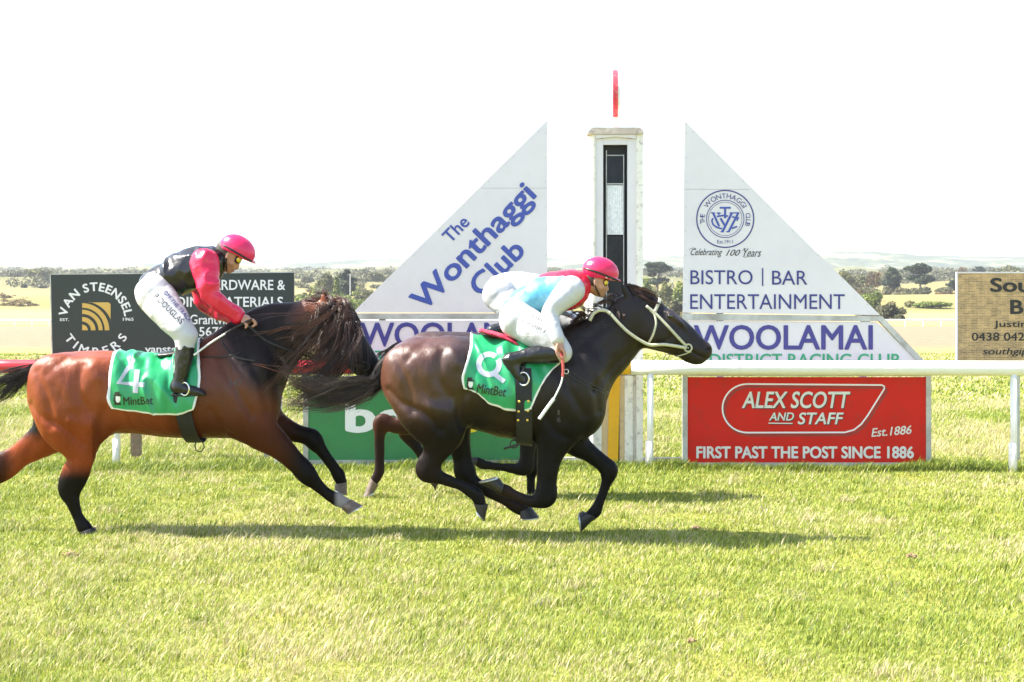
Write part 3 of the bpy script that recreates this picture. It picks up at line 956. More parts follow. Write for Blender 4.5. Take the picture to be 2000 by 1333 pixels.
def build_wing(left):
    y = 15.05
    M = (lambda p: p) if not left else mirror_px
    def P(*pts):
        q = [M(p) for p in pts]
        return q if not left else q[::-1]
    lab = ('white triangular club sign on the left of the winning post, with slanting blue name' if left else
           'white triangular club sign on the right of the winning post, with round crest')
    bx = W(1526 if not left else 880, 912, y)
    root = thing('triangular_sign', lab, 'sign', (bx.x, y, 0))
    tri = MB().prism(P((1337, 236), (1719, 616), (1334, 611)) if not left else [(1069, 235), (1069, 611), (689, 611)], y, 0.03).build('triangular_panel', WHITE, root)
    # joints between the sheets and screw heads
    jl = [stroke2d(P((1336, 370), (1464, 370.5)) if not left else [(940, 368), (1069, 368)], 0.7)]
    sc = []
    r = np.random.default_rng(4)
    for t in np.linspace(0.03, 0.97, 8):
        for a, b_ in (((1341, 250), (1338, 605)), ((1343, 248), (1705, 606))):
            p = (a[0] + (b_[0] - a[0]) * t, a[1] + (b_[1] - a[1]) * t)
            p = M(p)
            sc.append(ring2d(p[0], p[1], 0, 0.9, 8))
    jg = simple('joint_grey', (0.36, 0.36, 0.37), 0.5)
    decal('panel_joint', jl[0], y - 0.002, jg, tri); decals('screw', sc, y - 0.002, jg, tri)
    # name panel
    npoly = P((1334, 627), (1706, 629), (1716, 632), (1800, 712), (1334, 712)) if not left else [(700, 626), (1070, 626), (1070, 712), (606, 712), (690, 632)]
    npn = MB().prism(npoly, y + 0.002, 0.03).build('name_panel', WHITE, root)
    fr = MB()
    if not left:
        fr.prism([(1334, 612.5), (1722, 618), (1722, 628), (1334, 626)], y - 0.012, 0.06)
        fr.prism([(1712, 622), (1724, 619), (1812, 712), (1797, 712)], y - 0.014, 0.06)
        fr.prism([(1334, 626), (1343, 626), (1343, 735), (1333, 735)], y - 0.010, 0.05)
    else:
        fr.prism([(686, 612.5), (1070, 612.5), (1070, 624), (690, 624)], y - 0.012, 0.06)
        fr.prism([(682, 622), (694, 624), (608, 712), (594, 712)], y - 0.014, 0.06)
        fr.prism([(1062, 626), (1071, 626), (1072, 735), (1062, 735)], y - 0.010, 0.05)
    fr.build('frame', ALU, root)
    for px in ((1400, 1680) if not left else (740, 1040)):
        MB().pbox(px, 400 if abs(px - 1203) < 200 else 622, px + 13, 916, y + 0.06, 0.06).build('support_post', ALU, root)
    if left:
        tl = (line_text('The', 880, 477, 919, 437, 26, bold=0.022),
                    line_text('Wonthaggi', 838, 621, 1060, 393, 58, bold=0.034))
        tl2 = line_text('Club', 941, 583, 1029, 493, 43, bold=0.034)
        decals('lettering', (*tl, tl2), y - 0.004, BLUE, tri)
        decal('lettering', fit_text('WOOLAMAI', 703, 630, 1044, 678, bold=0.028), y - 0.003, VIOLET, npn)
        decal('lettering', fit_text('DISTRICT RACING CLUB', 685, 685, 1054, 708, bold=0.02), y - 0.003, GREENL, npn)
    else:
        cx, cy = 1416.5, 428
        crest = [ring2d(cx, cy, 54.4, 56.8, 96), ring2d(cx, cy, 35.8, 37.2, 72), ring2d(cx, cy, 32.2, 33, 72)]
        crest.append(arc_text('THE', cx, cy, 40.5, -102, -78, 9.5, bold=-0.005))
        crest.append(arc_text('WONTHAGGI', cx, cy, 40, -60, 60, 10.5, bold=-0.005))
        crest.append(arc_text('CLUB', cx, cy, 40.5, 76, 108, 9.5, bold=-0.005))
        crest.append(fit_text('Est.1911', 1401, 469, 1431, 476))
        decals('crest_ring', crest, y - 0.004, NAVY, tri)
        # interlaced monogram letters
        def q(x, yy): return (1340 + x / 8.33, 360 + yy / 8.33)
        mono = [stroke2d([q(548, 385), q(726, 385)], 3.6), stroke2d([q(635, 385), q(635, 555)], 4.2),
                stroke2d([q(500, 527), q(590, 512), q(680, 520)], 3.2),
                stroke2d([q(440, 470), q(540, 690)], 4.0), stroke2d([q(560, 555), q(640, 690)], 4.0),
                stroke2d([q(745, 470), q(590, 780)], 4.4), stroke2d([q(850, 470), q(690, 780)], 4.0),
                stroke2d([q(405, 468), q(470, 468)], 2.2), stroke2d([q(497, 470), q(565, 470)], 2.2), stroke2d([q(708, 468), q(865, 468)], 2.2),
                stroke2d([q(436, 555), q(420, 600), q(440, 660), q(500, 705), q(585, 727)], 3.2),
                stroke2d([q(750, 530), q(855, 565)], 3.2), stroke2d([q(855, 535), q(825, 598)], 2.6), stroke2d([q(745, 722), q(832, 690)], 3.0),
                stroke2d([q(562, 775), q(612, 775)], 2.4), stroke2d([q(655, 775), q(705, 775)], 2.4), stroke2d([q(520, 490), q(545, 485)], 3)]
        decal('monogram', join2d(*mono), y - 0.004, BLUE, tri)
        scr = (fit_text('Celebrating', 1349, 486, 1411, 503, shear=0.45, bold=-0.012), fit_text('100', 1418, 488, 1446, 500, shear=0.45, bold=-0.014),
                     fit_text('Years', 1452, 486, 1487, 502, shear=0.45, bold=-0.012),
                     stroke2d([(1346, 489), (1349, 485.5), (1356, 484.6), (1360, 487)], 0.7), stroke2d([(1452, 502), (1456, 503.5), (1461, 499)], 0.8), stroke2d([(1450, 490), (1453, 486), (1458, 486)], 0.7))
        decals('script_lettering', scr, y - 0.004, BLACKL, tri)
        big = (fit_text('BISTRO', 1348.5, 528, 1470, 556, bold=0.002), stroke2d([(1489.5, 524), (1489.5, 559)], 2.6), fit_text('BAR', 1508, 529, 1577, 556.5, bold=0.002),
                     fit_text('ENTERTAINMENT', 1348, 575, 1650, 604, bold=0.002))
        decals('lettering', big, y - 0.004, NAVY, tri)
        decal('lettering', fit_text('WOOLAMAI', 1355, 635, 1705, 684, bold=0.028), y - 0.003, VIOLET, npn)
        decal('lettering', fit_text('DISTRICT RACING CLUB', 1386, 691, 1758, 716, bold=0.02), y - 0.003, GREENL, npn)

def build_board(left):
    y = 14.75
    bx = W(835 if left else 1577, 912, y)
    if left:
        root = thing('advertising_board', 'green betting board standing low on the turf behind the bay horse front legs', 'board', (bx.x, y, 0))
        x0, x1, t, b_ = 592, 1074, 735, 908
        MB().pbox(x0 + 8, t + 6, x1 - 8, b_ - 9, y + 0.012, 0.02).build('panel', GREENP, root)
    else:
        root = thing('advertising_board', 'red auctioneer board with white slogan standing low under the white rail', 'board', (bx.x, y, 0))
        x0, x1, t, b_ = 1333, 1819, 731, 913
        MB().pbox(x0 + 8, t + 6, x1 - 8, b_ - 6, y + 0.012, 0.02).build('panel', REDP, root)
    pn = root.children[0]
    f = MB()
    f.pbox(x0, t, x0 + 10, b_, y, 0.05); f.pbox(x1 - 10, t, x1, b_, y, 0.05)
    f.pbox(x0 + 10.05, t, x1 - 10.05, t + 4.5, y + 0.001, 0.048); f.pbox(x0 + 10.05, b_ - 9, x1 - 10.05, b_, y + 0.001, 0.048)
    f.build('frame', ALU, root)
    if left:
        MB().pbox(690, 905.5, 785, 911, y - 0.03, 0.02).build('base_strip', simple('strip_blue', (0.03, 0.16, 0.34), 0.5), root)
        v = fit_text('bet', 674, 780, 842, 846, bold=0.05); decal('lettering', v, y + 0.009, WHITEL, pn)
        v = fit_text('365', 848, 782, 986, 846, bold=0.05); decal('lettering', v, y + 0.009, simple('lettering_yellow', (0.8, 0.62, 0.03), 0.4), pn)
    else:
        # lozenge outline with a rounded left end
        A = []
        for i in range(21):
            a = math.radians(90 + 9 * i)
            A.append((1460 + 48 * math.cos(a), 797 - 48 * math.sin(a) if True else 0))
        A = [(1650, 845)] + [(1460 + 49 * math.cos(math.radians(270 - 9 * i)), 798 - 47.5 * math.sin(math.radians(270 - 9 * i))) for i in range(21)] + \
            [(1722, 752.5), (1727, 755), (1727, 760), (1694, 813), (1682, 829), (1668, 840)]
        sh = [(x + 4, yy + 5) for x, yy in A]
        decal('emblem_shade', stroke2d(sh, 5.5, True), y + 0.0105, DKRED, pn)
        decal('emblem_outline', stroke2d(A, 3.0, True), y + 0.009, WHITEL, pn)
        t1 = (fit_text('ALEX SCOTT', 1449, 765, 1661, 798, bold=0.028, shear=0.2), fit_text('STAFF', 1558, 806, 1648, 829.5, bold=0.028, shear=0.2),
                    fit_text('AND', 1502, 806, 1551, 822, bold=0.028, shear=0.2), stroke2d([(1501, 827), (1548, 827.5)], 2))
        decals('lettering_shade', [(tp + np.array([1.6, 1.6]), tf) for tp, tf in t1], y + 0.010, BLACKL, pn)
        decals('lettering', t1, y + 0.008, WORNL, pn)
        decal('lettering', line_text('Est.1886', 1702, 854, 1781, 848, 17, bold=0.02, shear=0.25), y + 0.008, WORNL, pn)
        decal('lettering', fit_text('FIRST PAST THE POST SINCE 1886', 1360, 872, 1785, 896, bold=0.045), y + 0.008, WORNL, pn)

def build_timber_sign():
    y = 15.6
    root = thing('billboard', 'charcoal timber merchant billboard behind the jockey in black and pink', 'sign', tuple(W(337, 905, y)))
    pn = MB().prism([(99, 537), (574, 533), (575, 700), (103, 700)], y, 0.04).build('panel', CHAR, root)
    ed = MB(); ed.prism([(97.5, 535), (575.5, 531), (575.5, 533), (97.5, 537)], y - 0.003, 0.05); ed.prism([(97, 537.1), (99, 537.1), (103, 702), (101, 702)], y - 0.003, 0.05)
    ed.build('edge_trim', ALU, root)
    ps = MB(); ps.pbox(255, 600, 273, 911, y + 0.045, 0.09); ps.build('post', TIMBER, root)
    ps = MB(); ps.pbox(515, 600, 525, 909, y + 0.045, 0.07); ps.build('post', ALU, root)
    cx, cy = 187, 625
    ring = (arc_text('VAN STEENSEL', cx, cy, 56, -84, 84, 17, bold=0.045, wsc=1.05), arc_text('TIMBERS', cx, cy, 71, 245, 115, 17, inward=True, bold=0.03, wsc=1.15),
                  fit_text('EST.', 117, 622, 135, 627.5, bold=0.03), fit_text('1965', 240, 621, 261, 627, bold=0.03))
    decals('lettering', ring, y - 0.004, WHITEL, pn)
    ox, oy = 160.5, 645.5
    def arcband(r0, r1, n=14):
        A = []
        for i in range(n + 1):
            a = math.radians(90 * i / n); A.append((ox + r0 * math.sin(a), oy - r0 * math.cos(a)))
        for i in range(n, -1, -1):
            a = math.radians(90 * i / n); A.append((ox + r1 * math.sin(a), oy - r1 * math.cos(a)))
        return np.array(A), [(i, i + 1, 2 * n + 1 - i - 1, 2 * n + 1 - i) for i in range(n)]
    rings = [poly2d([(ox, oy)] + [(ox + 11 * math.sin(math.radians(9 * i)), oy - 11 * math.cos(math.radians(9 * i))) for i in range(11)]),
             arcband(17, 26), arcband(32, 40), arcband(44, 53)]
    arc = [(ox + 60 * math.sin(math.radians(a)), oy - 58 * math.cos(math.radians(a))) for a in np.linspace(14, 70, 9)]
    arc = [(ox + 60 * math.sin(math.radians(a)), oy - 57 * math.cos(math.radians(a))) for a in np.linspace(13, 68, 12)]
    out = [(174 + (216 - 174) * min(1, t * 2), 591 + (629 - 591) * max(0, t * 2 - 1)) for t in np.linspace(0, 1, 12)]
    rings.append((np.array([q for pr in zip(arc, out) for q in pr]), [(2 * i, 2 * i + 1, 2 * i + 3, 2 * i + 2) for i in range(11)]))
    decal('emblem', join2d(*rings), y - 0.004, GOLD, pn)
    wd = (fit_text('HARDWARE &', 398, 547, 557, 567, bold=0.022), fit_text('BUILDING MATERIALS', 290, 580, 553, 600, bold=0.022),
                fit_text('Grantville', 371, 615, 460, 634, bold=0.018), fit_text('5678', 389, 639, 439, 657, bold=0.018), fit_text('vansteensel', 283, 675, 395, 689, bold=0.03))
    decals('lettering', wd, y - 0.004, WHITEL, pn)

def build_stone_sign():
    y = 15.4
    root = thing('billboard', 'tan stone patterned billboard at the right edge with black lettering', 'sign', tuple(W(1990, 905, y)))
    m, n, l, b = nt('stone_print')
    p = geo_pos(n)
    sx = n.new('ShaderNodeSeparateXYZ'); l.new(p, sx.inputs[0])
    cb = n.new('ShaderNodeCombineXYZ'); l.new(sx.outputs['X'], cb.inputs[0]); l.new(sx.outputs['Z'], cb.inputs[1])
    wz = noise(n, l, 9, 3, p)
    mv = mixc(n, l, cb.outputs[0], wz.outputs['Color'], 0.02)
    br = n.new('ShaderNodeTexBrick'); l.new(mv, br.inputs['Vector'])
    br.inputs['Scale'].default_value = 1.0; br.inputs['Brick Width'].default_value = 0.085; br.inputs['Row Height'].default_value = 0.0185
    br.inputs['Mortar Size'].default_value = 0.0016; br.inputs['Color1'].default_value = (0.45, 0.29, 0.13, 1); br.inputs['Color2'].default_value = (0.26, 0.17, 0.08, 1)
    br.inputs['Mortar'].default_value = (0.62, 0.5, 0.33, 1); br.offset = 0.37; br.inputs['Bias'].default_value = -0.1
    nz = noise(n, l, 14, 4, p)
    c = mixc(n, l, br.outputs[0], ramp(n, l, nz.outputs[0], [(0.3, (0.8, 0.78, 0.75)), (0.7, (1.25, 1.2, 1.1))]).outputs[0], 1.0, 'MULTIPLY')
    l.new(c, b.inputs['Base Color']); b.inputs['Roughness'].default_value = 0.4
    pn = MB().pbox(1871, 534, 2130, 707, y, 0.03).build('panel', m, root)
    e = MB(); e.pbox(1868.5, 531.5, 2130, 533.9, y - 0.003, 0.036); e.pbox(1868.5, 534, 1870.9, 707, y - 0.003, 0.036); e.build('edge_trim', WHITE, root)
    MB().pbox(1985 - 7, 600, 1985 + 7, 905, y + 0.04, 0.06).pbox(2095, 600, 2109, 905, y + 0.04, 0.06).build('post', ALU, root)
    def two(s, x0, y0, x1, y1, **k): return fit_text(s, x0, y0, x1, y1, **k)
    t = (two('Sou', 1934, 543, 2012, 571, bold=0.04), two('B', 1973, 586, 1999, 614, bold=0.04), two('Justin', 1941, 627, 2006, 643, bold=0.018),
               two('0438 042', 1898, 650, 2001, 666, bold=0.018), two('southgip', 1919, 680, 2008, 697, bold=0.018, shear=0.2))
    decals('lettering', t, y - 0.004, BLACKL, pn)

def rail_y(px): return 14.9 + (14.3 - 14.9) * px / 2000.0
def build_rail():
    root = thing('running_rail', 'near running rail of red tube then white tube passing before the winning post', 'rail', (0, 14.6, 0))
    def seg(a, b_):
        out = []
        for px in np.linspace(a, b_, 8):
            y = rail_y(px); v = W(px, 0, y); out.append(Vector((v.x, y, 1.07)))
        return out
    MB().tube(seg(-150, 1090), 0.073, 20).build('red_rail', RAILR, root, smooth=True)
    MB().tube(seg(1090.5, 1232), 0.074, 20).build('yellow_rail', YEL, root, smooth=True)
    MB().tube(seg(1232.5, 2150), 0.078, 20).build('white_rail', RAILW, root, smooth=True)
    for px in (1432, 1735, 300):
        y = rail_y(px); v = W(px, 0, y); d = Vector((1, -0.08, 0)).normalized()
        MB().tube([Vector((v.x, y, 1.07)) - d * .055, Vector((v.x, y, 1.07)) + d * .055], 0.0815, 20).build('rail_joint', RAILR if px < 900 else RAILW, root, smooth=False)
    for px, col in ((229, OLDW), (545, OLDW), (906, OLDW), (1270, RAILW), (1980, RAILW)):
        y = rail_y(px) - 0.02; v = W(px, 0, y)
        MB().tube([(v.x, y, -0.1), (v.x, y, 1.01)], 0.034, 14).build('post', col, root, smooth=True)
        MB().tube([(v.x - .01, y, -0.05), (v.x - .01, y, 0.30)], 0.042, 14).build('post_sleeve', OLDW, root, smooth=True)

def build_post():
    y = 14.95
    root = thing('winning_post', 'tall weathered white winning post box with black mirrored slot between the two triangles', 'post', tuple(W(1203, 912, y)))
    a, b_ = W(1148, 913, y - .02), W(1163, 262, y - .02)            # outer post; its broad left chamfer is added to catch the sun
    pl = [(a.x, y + .10), (a.x + .055, y - .02), (b_.x, y - .02), (b_.x, y + .60), (a.x, y + .60)]
    MB().add([(p[0], p[1], z) for z in (a.z, b_.z) for p in pl], [(0, 1, 2, 3, 4), (9, 8, 7, 6, 5)] + [(i, (i + 1) % 5, (i + 1) % 5 + 5, i + 5) for i in range(5)]).build('side_post', OLDW, root)
    MB().pbox(1243, 262, 1256, 913, y - 0.02, 0.62).build('side_post', OLDW, root, bevel=0.004)
    c = MB()
    c.prism([(1147, 262), (1150, 256), (1156, 249), (1250, 249), (1257, 256), (1258, 262)], y - 0.05, 0.68)
    c.build('cap', simple('rusty_cap', (0.62, 0.52, 0.45), 0.6, 0.5, var=0.2, scale=5, dirt=(0.07, 0.035, 0.03), dscale=4.5, damt=1.0), root)
    MB().prism([(1163.5, 263), (1242.5, 263), (1242.5, 271), (1203, 267), (1163.5, 271)], y - 0.03, 0.04).build('lintel', WHITE, root)
    f = MB()
    f.pbox(1163.2, 271.2, 1178, 733, y, 0.05); f.pbox(1225.5, 271.2, 1242.8, 733, y, 0.05); f.pbox(1178.1, 268, 1225.4, 283, y + 0.004, 0.05)
    f.build('slot_frame', WHITE, root)
    MB().pbox(1164, 272, 1242, 912, y + 0.10, 0.45).build('box_body', RECESS, root)
    MB().pbox(1186, 305, 1217, 358, y + 0.07, 0.02).build('mirror_pane', GLASSY, root)
    MB().pbox(1185, 461, 1217, 700, y + 0.07, 0.02).build('mirror_pane', GLASSY, root)
    m = simple('curtain_white', (0.80, 0.81, 0.83), 0.6, var=0.15, scale=30)
    b = MB(); z0 = W(0, 458, y).z; z1 = W(0, 361, y).z
    xs = np.linspace(W(1185, 0, y + .07).x, W(1217, 0, y + .07).x, 45)
    vs = []; 
    for i, x in enumerate(xs): vs += [(x, y + 0.075 - 0.008 * abs(math.sin(i * 0.52)), z0), (x, y + 0.075 - 0.008 * abs(math.sin(i * 0.52 + .2)), z1)]
    b.add(vs, [(2 * i, 2 * i + 2, 2 * i + 3, 2 * i + 1) for i in range(len(xs) - 1)])
    b.build('blind', m, root)
    st = MB(); st.pbox(1183.5, 294, 1185.3, 720, y + 0.06, 0.02); st.pbox(1217.4, 302, 1219, 720, y + 0.06, 0.02); st.pbox(1185.5, 358.4, 1217.2, 360.6, y + 0.06, 0.02); st.pbox(1185.5, 303, 1217.2, 304.6, y + 0.06, 0.02)
    st.build('mirror_frame', ALU, root)
    lo = MB(); lo.pbox(1163.2, 734, 1175, 913, y + 0.002, 0.05); lo.pbox(1220.2, 734, 1236, 913, y + 0.002, 0.05); lo.build('white_board', OLDW, root)
    lo = MB(); lo.pbox(1175.2, 734, 1189.5, 911, y + 0.006, 0.05); lo.pbox(1210, 734, 1220, 911, y + 0.006, 0.05); lo.build('tan_board', TAN, root)
    MB().prism([(1190, 734), (1211, 734), (1207, 911), (1187, 911)], y - 0.004, 0.05).build('yellow_board', YEL, root)
    MB().pbox(1236.3, 734, 1242.7, 913, y + 0.03, 0.05).build('white_board', OLDW, root)
    # lollipop disc seen edge on
    d = thing('finish_disc', 'red finish disc seen edge on, standing on top of the winning post', 'disc', tuple(W(1203, 250, y + .25)))
    yy = y + 0.25
    MB().pbox(1198.5, 228, 1208, 252, yy - .03, 0.06).build('stem', OLDW, d)
    b = MB(); ctr = W(1203.5, 184, yy); R = 46 / F * yy; n = 40
    ang = math.radians(4)
    ax = Vector((math.cos(ang), -math.sin(ang), 0)); tn = Vector((math.sin(ang), math.cos(ang), 0))
    def disc(off0, off1, R):
        vs = []
        for o in (off0, off1):
            for k in range(n):
                a = 2 * math.pi * k / n
                vs.append(ctr + ax * o + tn * R * math.cos(a) + Vector((0, 0, 1)) * R * math.sin(a))
        return vs, [tuple(range(n - 1, -1, -1)), tuple(range(n, 2 * n))] + [(k, (k + 1) % n, (k + 1) % n + n, k + n) for k in range(n)]
    b.add(*disc(-0.036, 0.018, R)); b.build('disc', simple('disc_red', (0.62, 0.035, 0.06), 0.6, var=0.2, scale=25, dirt=(0.7, 0.5, 0.5), dscale=30, damt=0.5), d)
    b = MB(); b.add(*disc(0.0182, 0.042, R * 0.99)); b.build('rim', simple('disc_white', (0.75, 0.75, 0.75), 0.5), d)

def build_bits():
    y = 15.15
    t = MB(); t.pbox(1076, 894, 1146, 900, y, 0.05); t.build('ground_bar', OLDW, None, label='low white painted bar on the turf left of the winning post foot', cat='bar')
    t = MB(); t.pbox(1252, 894, 1331, 901, y, 0.05); t.build('ground_bar', OLDW, None, label='low white painted bar on the turf between winning post and red board', cat='bar')
    soil = simple('soil', (0.30, 0.20, 0.12), 0.95, 0.1, var=0.4, scale=30)
    for i, (px, py, s, lab) in enumerate([(140, 1093, 0.03, 'brown turf clod lying at the lower left of the grass'), (1360, 1038, 0.022, 'small brown clod beside the dark horse shadow'),
                                          (1780, 1094, 0.022, 'pale dry turf clod in the grass at lower right'), (1350, 1260, 0.014, 'tiny dark clod near the bottom edge of the grass')]):
        yy = GY(py); v = W(px, py, yy)
        bm = bmesh.new(); bmesh.ops.create_icosphere(bm, subdivisions=3, radius=1)
        for vv in bm.verts:
            k = 1 + 0.35 * math.sin(vv.co.x * 5 + i) * math.cos(vv.co.y * 4) + 0.2 * math.sin(vv.co.z * 9 + vv.co.x * 7)
            vv.co = Vector((vv.co.x * s * 1.6 * k, vv.co.y * s * k, vv.co.z * s * 0.7 * k)) + Vector((v.x, yy, s * .5 + .015))
        me = bpy.data.meshes.new('turf_clod'); bm.to_mesh(me); bm.free(); me.materials.append(soil)
        obj('turf_clod', me, None, label=lab, cat='clod')

build_wing(True); build_wing(False); build_board(True); build_board(False); build_timber_sign(); build_stone_sign(); build_rail(); build_post(); build_bits()
# ------------------------------------------------------------------ horses
def coat_material(name, rough=0.39):
    m, n, l, b = nt(name)
    a = n.new('ShaderNodeAttribute'); a.attribute_name = 'Col'
    p = geo_pos(n)
    mp = n.new('ShaderNodeMapping'); mp.inputs['Scale'].default_value = (1, 1, 0.35); l.new(p, mp.inputs[0])
    n1 = noise(n, l, 5, 5, mp.outputs[0], 0.6)
    r1 = ramp(n, l, n1.outputs[0], [(0.3, (0.78, 0.76, 0.74)), (0.7, (1.2, 1.2, 1.2))])
    n2 = noise(n, l, 210, 3, mp.outputs[0], 0.75)
    r2 = ramp(n, l, n2.outputs[0], [(0.3, (0.85,) * 3), (0.7, (1.15,) * 3)])
    c = mixc(n, l, mixc(n, l, a.outputs['Color'], r1.outputs[0], 1, 'MULTIPLY'), r2.outputs[0], 1, 'MULTIPLY')
    l.new(c, b.inputs['Base Color'])
    rr = ramp(n, l, n1.outputs[0], [(0.3, (rough - .06,) * 3), (0.7, (rough + .1,) * 3)])
    l.new(rr.outputs[0], b.inputs['Roughness'])
    gl = n.new('ShaderNodeAttribute'); gl.attribute_name = 'Gloss'
    gm = n.new('ShaderNodeMath'); gm.operation = 'MULTIPLY_ADD'; l.new(gl.outputs['Fac'], gm.inputs[0]); gm.inputs[1].default_value = 0.46; gm.inputs[2].default_value = 0.10
    l.new(gm.outputs[0], b.inputs['Specular IOR Level'])
    n3 = noise(n, l, 26, 4, mp.outputs[0], 0.6)
    ad = n.new('ShaderNodeMath'); ad.operation = 'MULTIPLY_ADD'; l.new(n2.outputs[0], ad.inputs[0]); ad.inputs[1].default_value = 0.42; l.new(n3.outputs[0], ad.inputs[2])
    bp = n.new('ShaderNodeBump'); bp.inputs['Strength'].default_value = 0.40; bp.inputs['Distance'].default_value = 0.012
    l.new(ad.outputs[0], bp.inputs['Height']); l.new(bp.outputs[0], b.inputs['Normal'])
    return m
COAT = coat_material('horse_coat')
HAIR = vcol('horse_hair', rough=0.38, spec=0.5, var=0.15, scale=30)
HOOF = simple('hoof_horn', (0.018, 0.015, 0.013), 0.5, var=0.3, scale=30, bump=0.2)
HOOFP = simple('hoof_pale', (0.14, 0.10, 0.075), 0.5, var=0.35, scale=30, bump=0.2)
SHOE = simple('shoe_metal', (0.45, 0.46, 0.48), 0.35, metal=0.8, var=0.2)
EYE = simple('horse_eye', (0.008, 0.006, 0.005), 0.06, 0.8, coat=1)
STRAP = simple('rein_rubber_cream', (0.52, 0.50, 0.36), 0.5, var=0.12, scale=60, bump=0.2, bscale=200)
LEATHER = simple('black_leather', (0.014, 0.013, 0.012), 0.38, 0.5, var=0.3, scale=30, bump=0.15, bscale=150)
BROWNL = simple('brown_leather', (0.06, 0.035, 0.022), 0.45, var=0.3, scale=30)
ELASTIC = simple('girth_elastic', (0.011, 0.011, 0.012), 0.7, var=0.25, scale=60, bump=0.2, bscale=300)
BRASS = simple('brass', (0.75, 0.52, 0.12), 0.25, metal=1.0, var=0.05)
STEEL = simple('bit_steel', (0.62, 0.63, 0.64), 0.22, metal=1.0, var=0.05)

def hair(name, guides, n, mat, parent, seed=0, rad=0.0022, segs=12, root=0.03, tip=0.12, wav=0.03, cols=((0.012, 0.009, 0.008), (0.05, 0.03, 0.02)), D=10.0, spr=0.05, ln=(0.6, 1.05)):
    """Strands following hand-placed guide curves (px, py, dy); neighbours of a guide spread towards the tip."""
    r = np.random.default_rng(seed)
    G = []
    for g in guides:
        wt = 1.0
        if isinstance(g, tuple): g, wt = g
        P = np.array([tuple(W(p[0], p[1], D + p[2])) for p in g])
        G.append((catmull(P, 8), wt))
    wts = np.array([g[1] for g in G]); wts = wts / wts.sum()
    V = []; C = []; m = 3
    t = np.linspace(0, 1, segs)
    lock = 0
    for i in range(n):
        if lock == 0:                      # strands gather in locks
            lock = int(r.integers(5, 16)); k = r.choice(len(G), p=wts); P = G[k][0]
            a0 = r.normal(0, 1, 3) * root; b0 = r.normal(0, 1, 3) * tip; ph0 = r.uniform(0, 6.28, 3); fq0 = r.uniform(3, 8); l0 = r.uniform(*ln); w0 = r.uniform(.3, 1.1); cc0 = r.random()
        lock -= 1
        ln_ = l0 * r.uniform(0.9, 1.05)
        s = np.clip(t * ln_, 0, 1) * (len(P) - 1); i0 = np.minimum(s.astype(int), len(P) - 2); fr = (s - i0)[:, None]
        q = P[i0] * (1 - fr) + P[i0 + 1] * fr
        if ln_ > 1: q[t * ln_ > 1] += (P[-1] - P[-2]) * ((t[t * ln_ > 1] * ln_ - 1) * (len(P) - 1))[:, None]
        a = a0 + r.normal(0, 1, 3) * root * .25; b_ = b0 + r.normal(0, 1, 3) * tip * .22
        a = a * [1, .7, 1]; b_ = b_ * [1, .7, 1]
        q = q + a * (1 - t)[:, None] + b_ * (t ** 1.5)[:, None]
        ph = ph0 + r.normal(0, .25, 3); fq = fq0 + r.normal(0, .3)
        q = q + wav * (t ** 0.8)[:, None] * np.stack([np.sin(fq * t + ph[j]) for j in range(3)], 1) * w0 * r.uniform(.8, 1.1)
        d = np.gradient(q, axis=0); d /= np.linalg.norm(d, axis=1, keepdims=True) + 1e-9
        u = np.cross(d, [0.1, 1, 0.2]); u /= np.linalg.norm(u, axis=1, keepdims=True) + 1e-9
        v = np.cross(d, u)
        rr = rad * r.uniform(0.6, 1.3) * (1 - 0.75 * t ** 2)
        for j in range(m):
            an = 2 * np.pi * j / m
            V.append(q + (u * math.cos(an) + v * math.sin(an)) * rr[:, None])
        c = np.array(cols[0]) + (np.array(cols[1]) - np.array(cols[0])) * (0.75 * cc0 ** 2 + 0.25 * r.random())
        C.append(np.repeat(c[None], segs * m, 0))
    V = np.concatenate(V); C = np.concatenate(C)
    Fc = []
    i = np.arange(segs - 1)
    for j in range(m):
        j2 = (j + 1) % m
        Fc.append(np.stack([j * segs + i, j2 * segs + i, j2 * segs + i + 1, j * segs + i + 1], 1))
    Fc = np.concatenate(Fc)
    Fc = (np.arange(n)[:, None, None] * segs * m + Fc[None]).reshape(-1, 4)
    return obj(name, to_mesh(name, V, Fc, mat, C, smooth=True), parent)

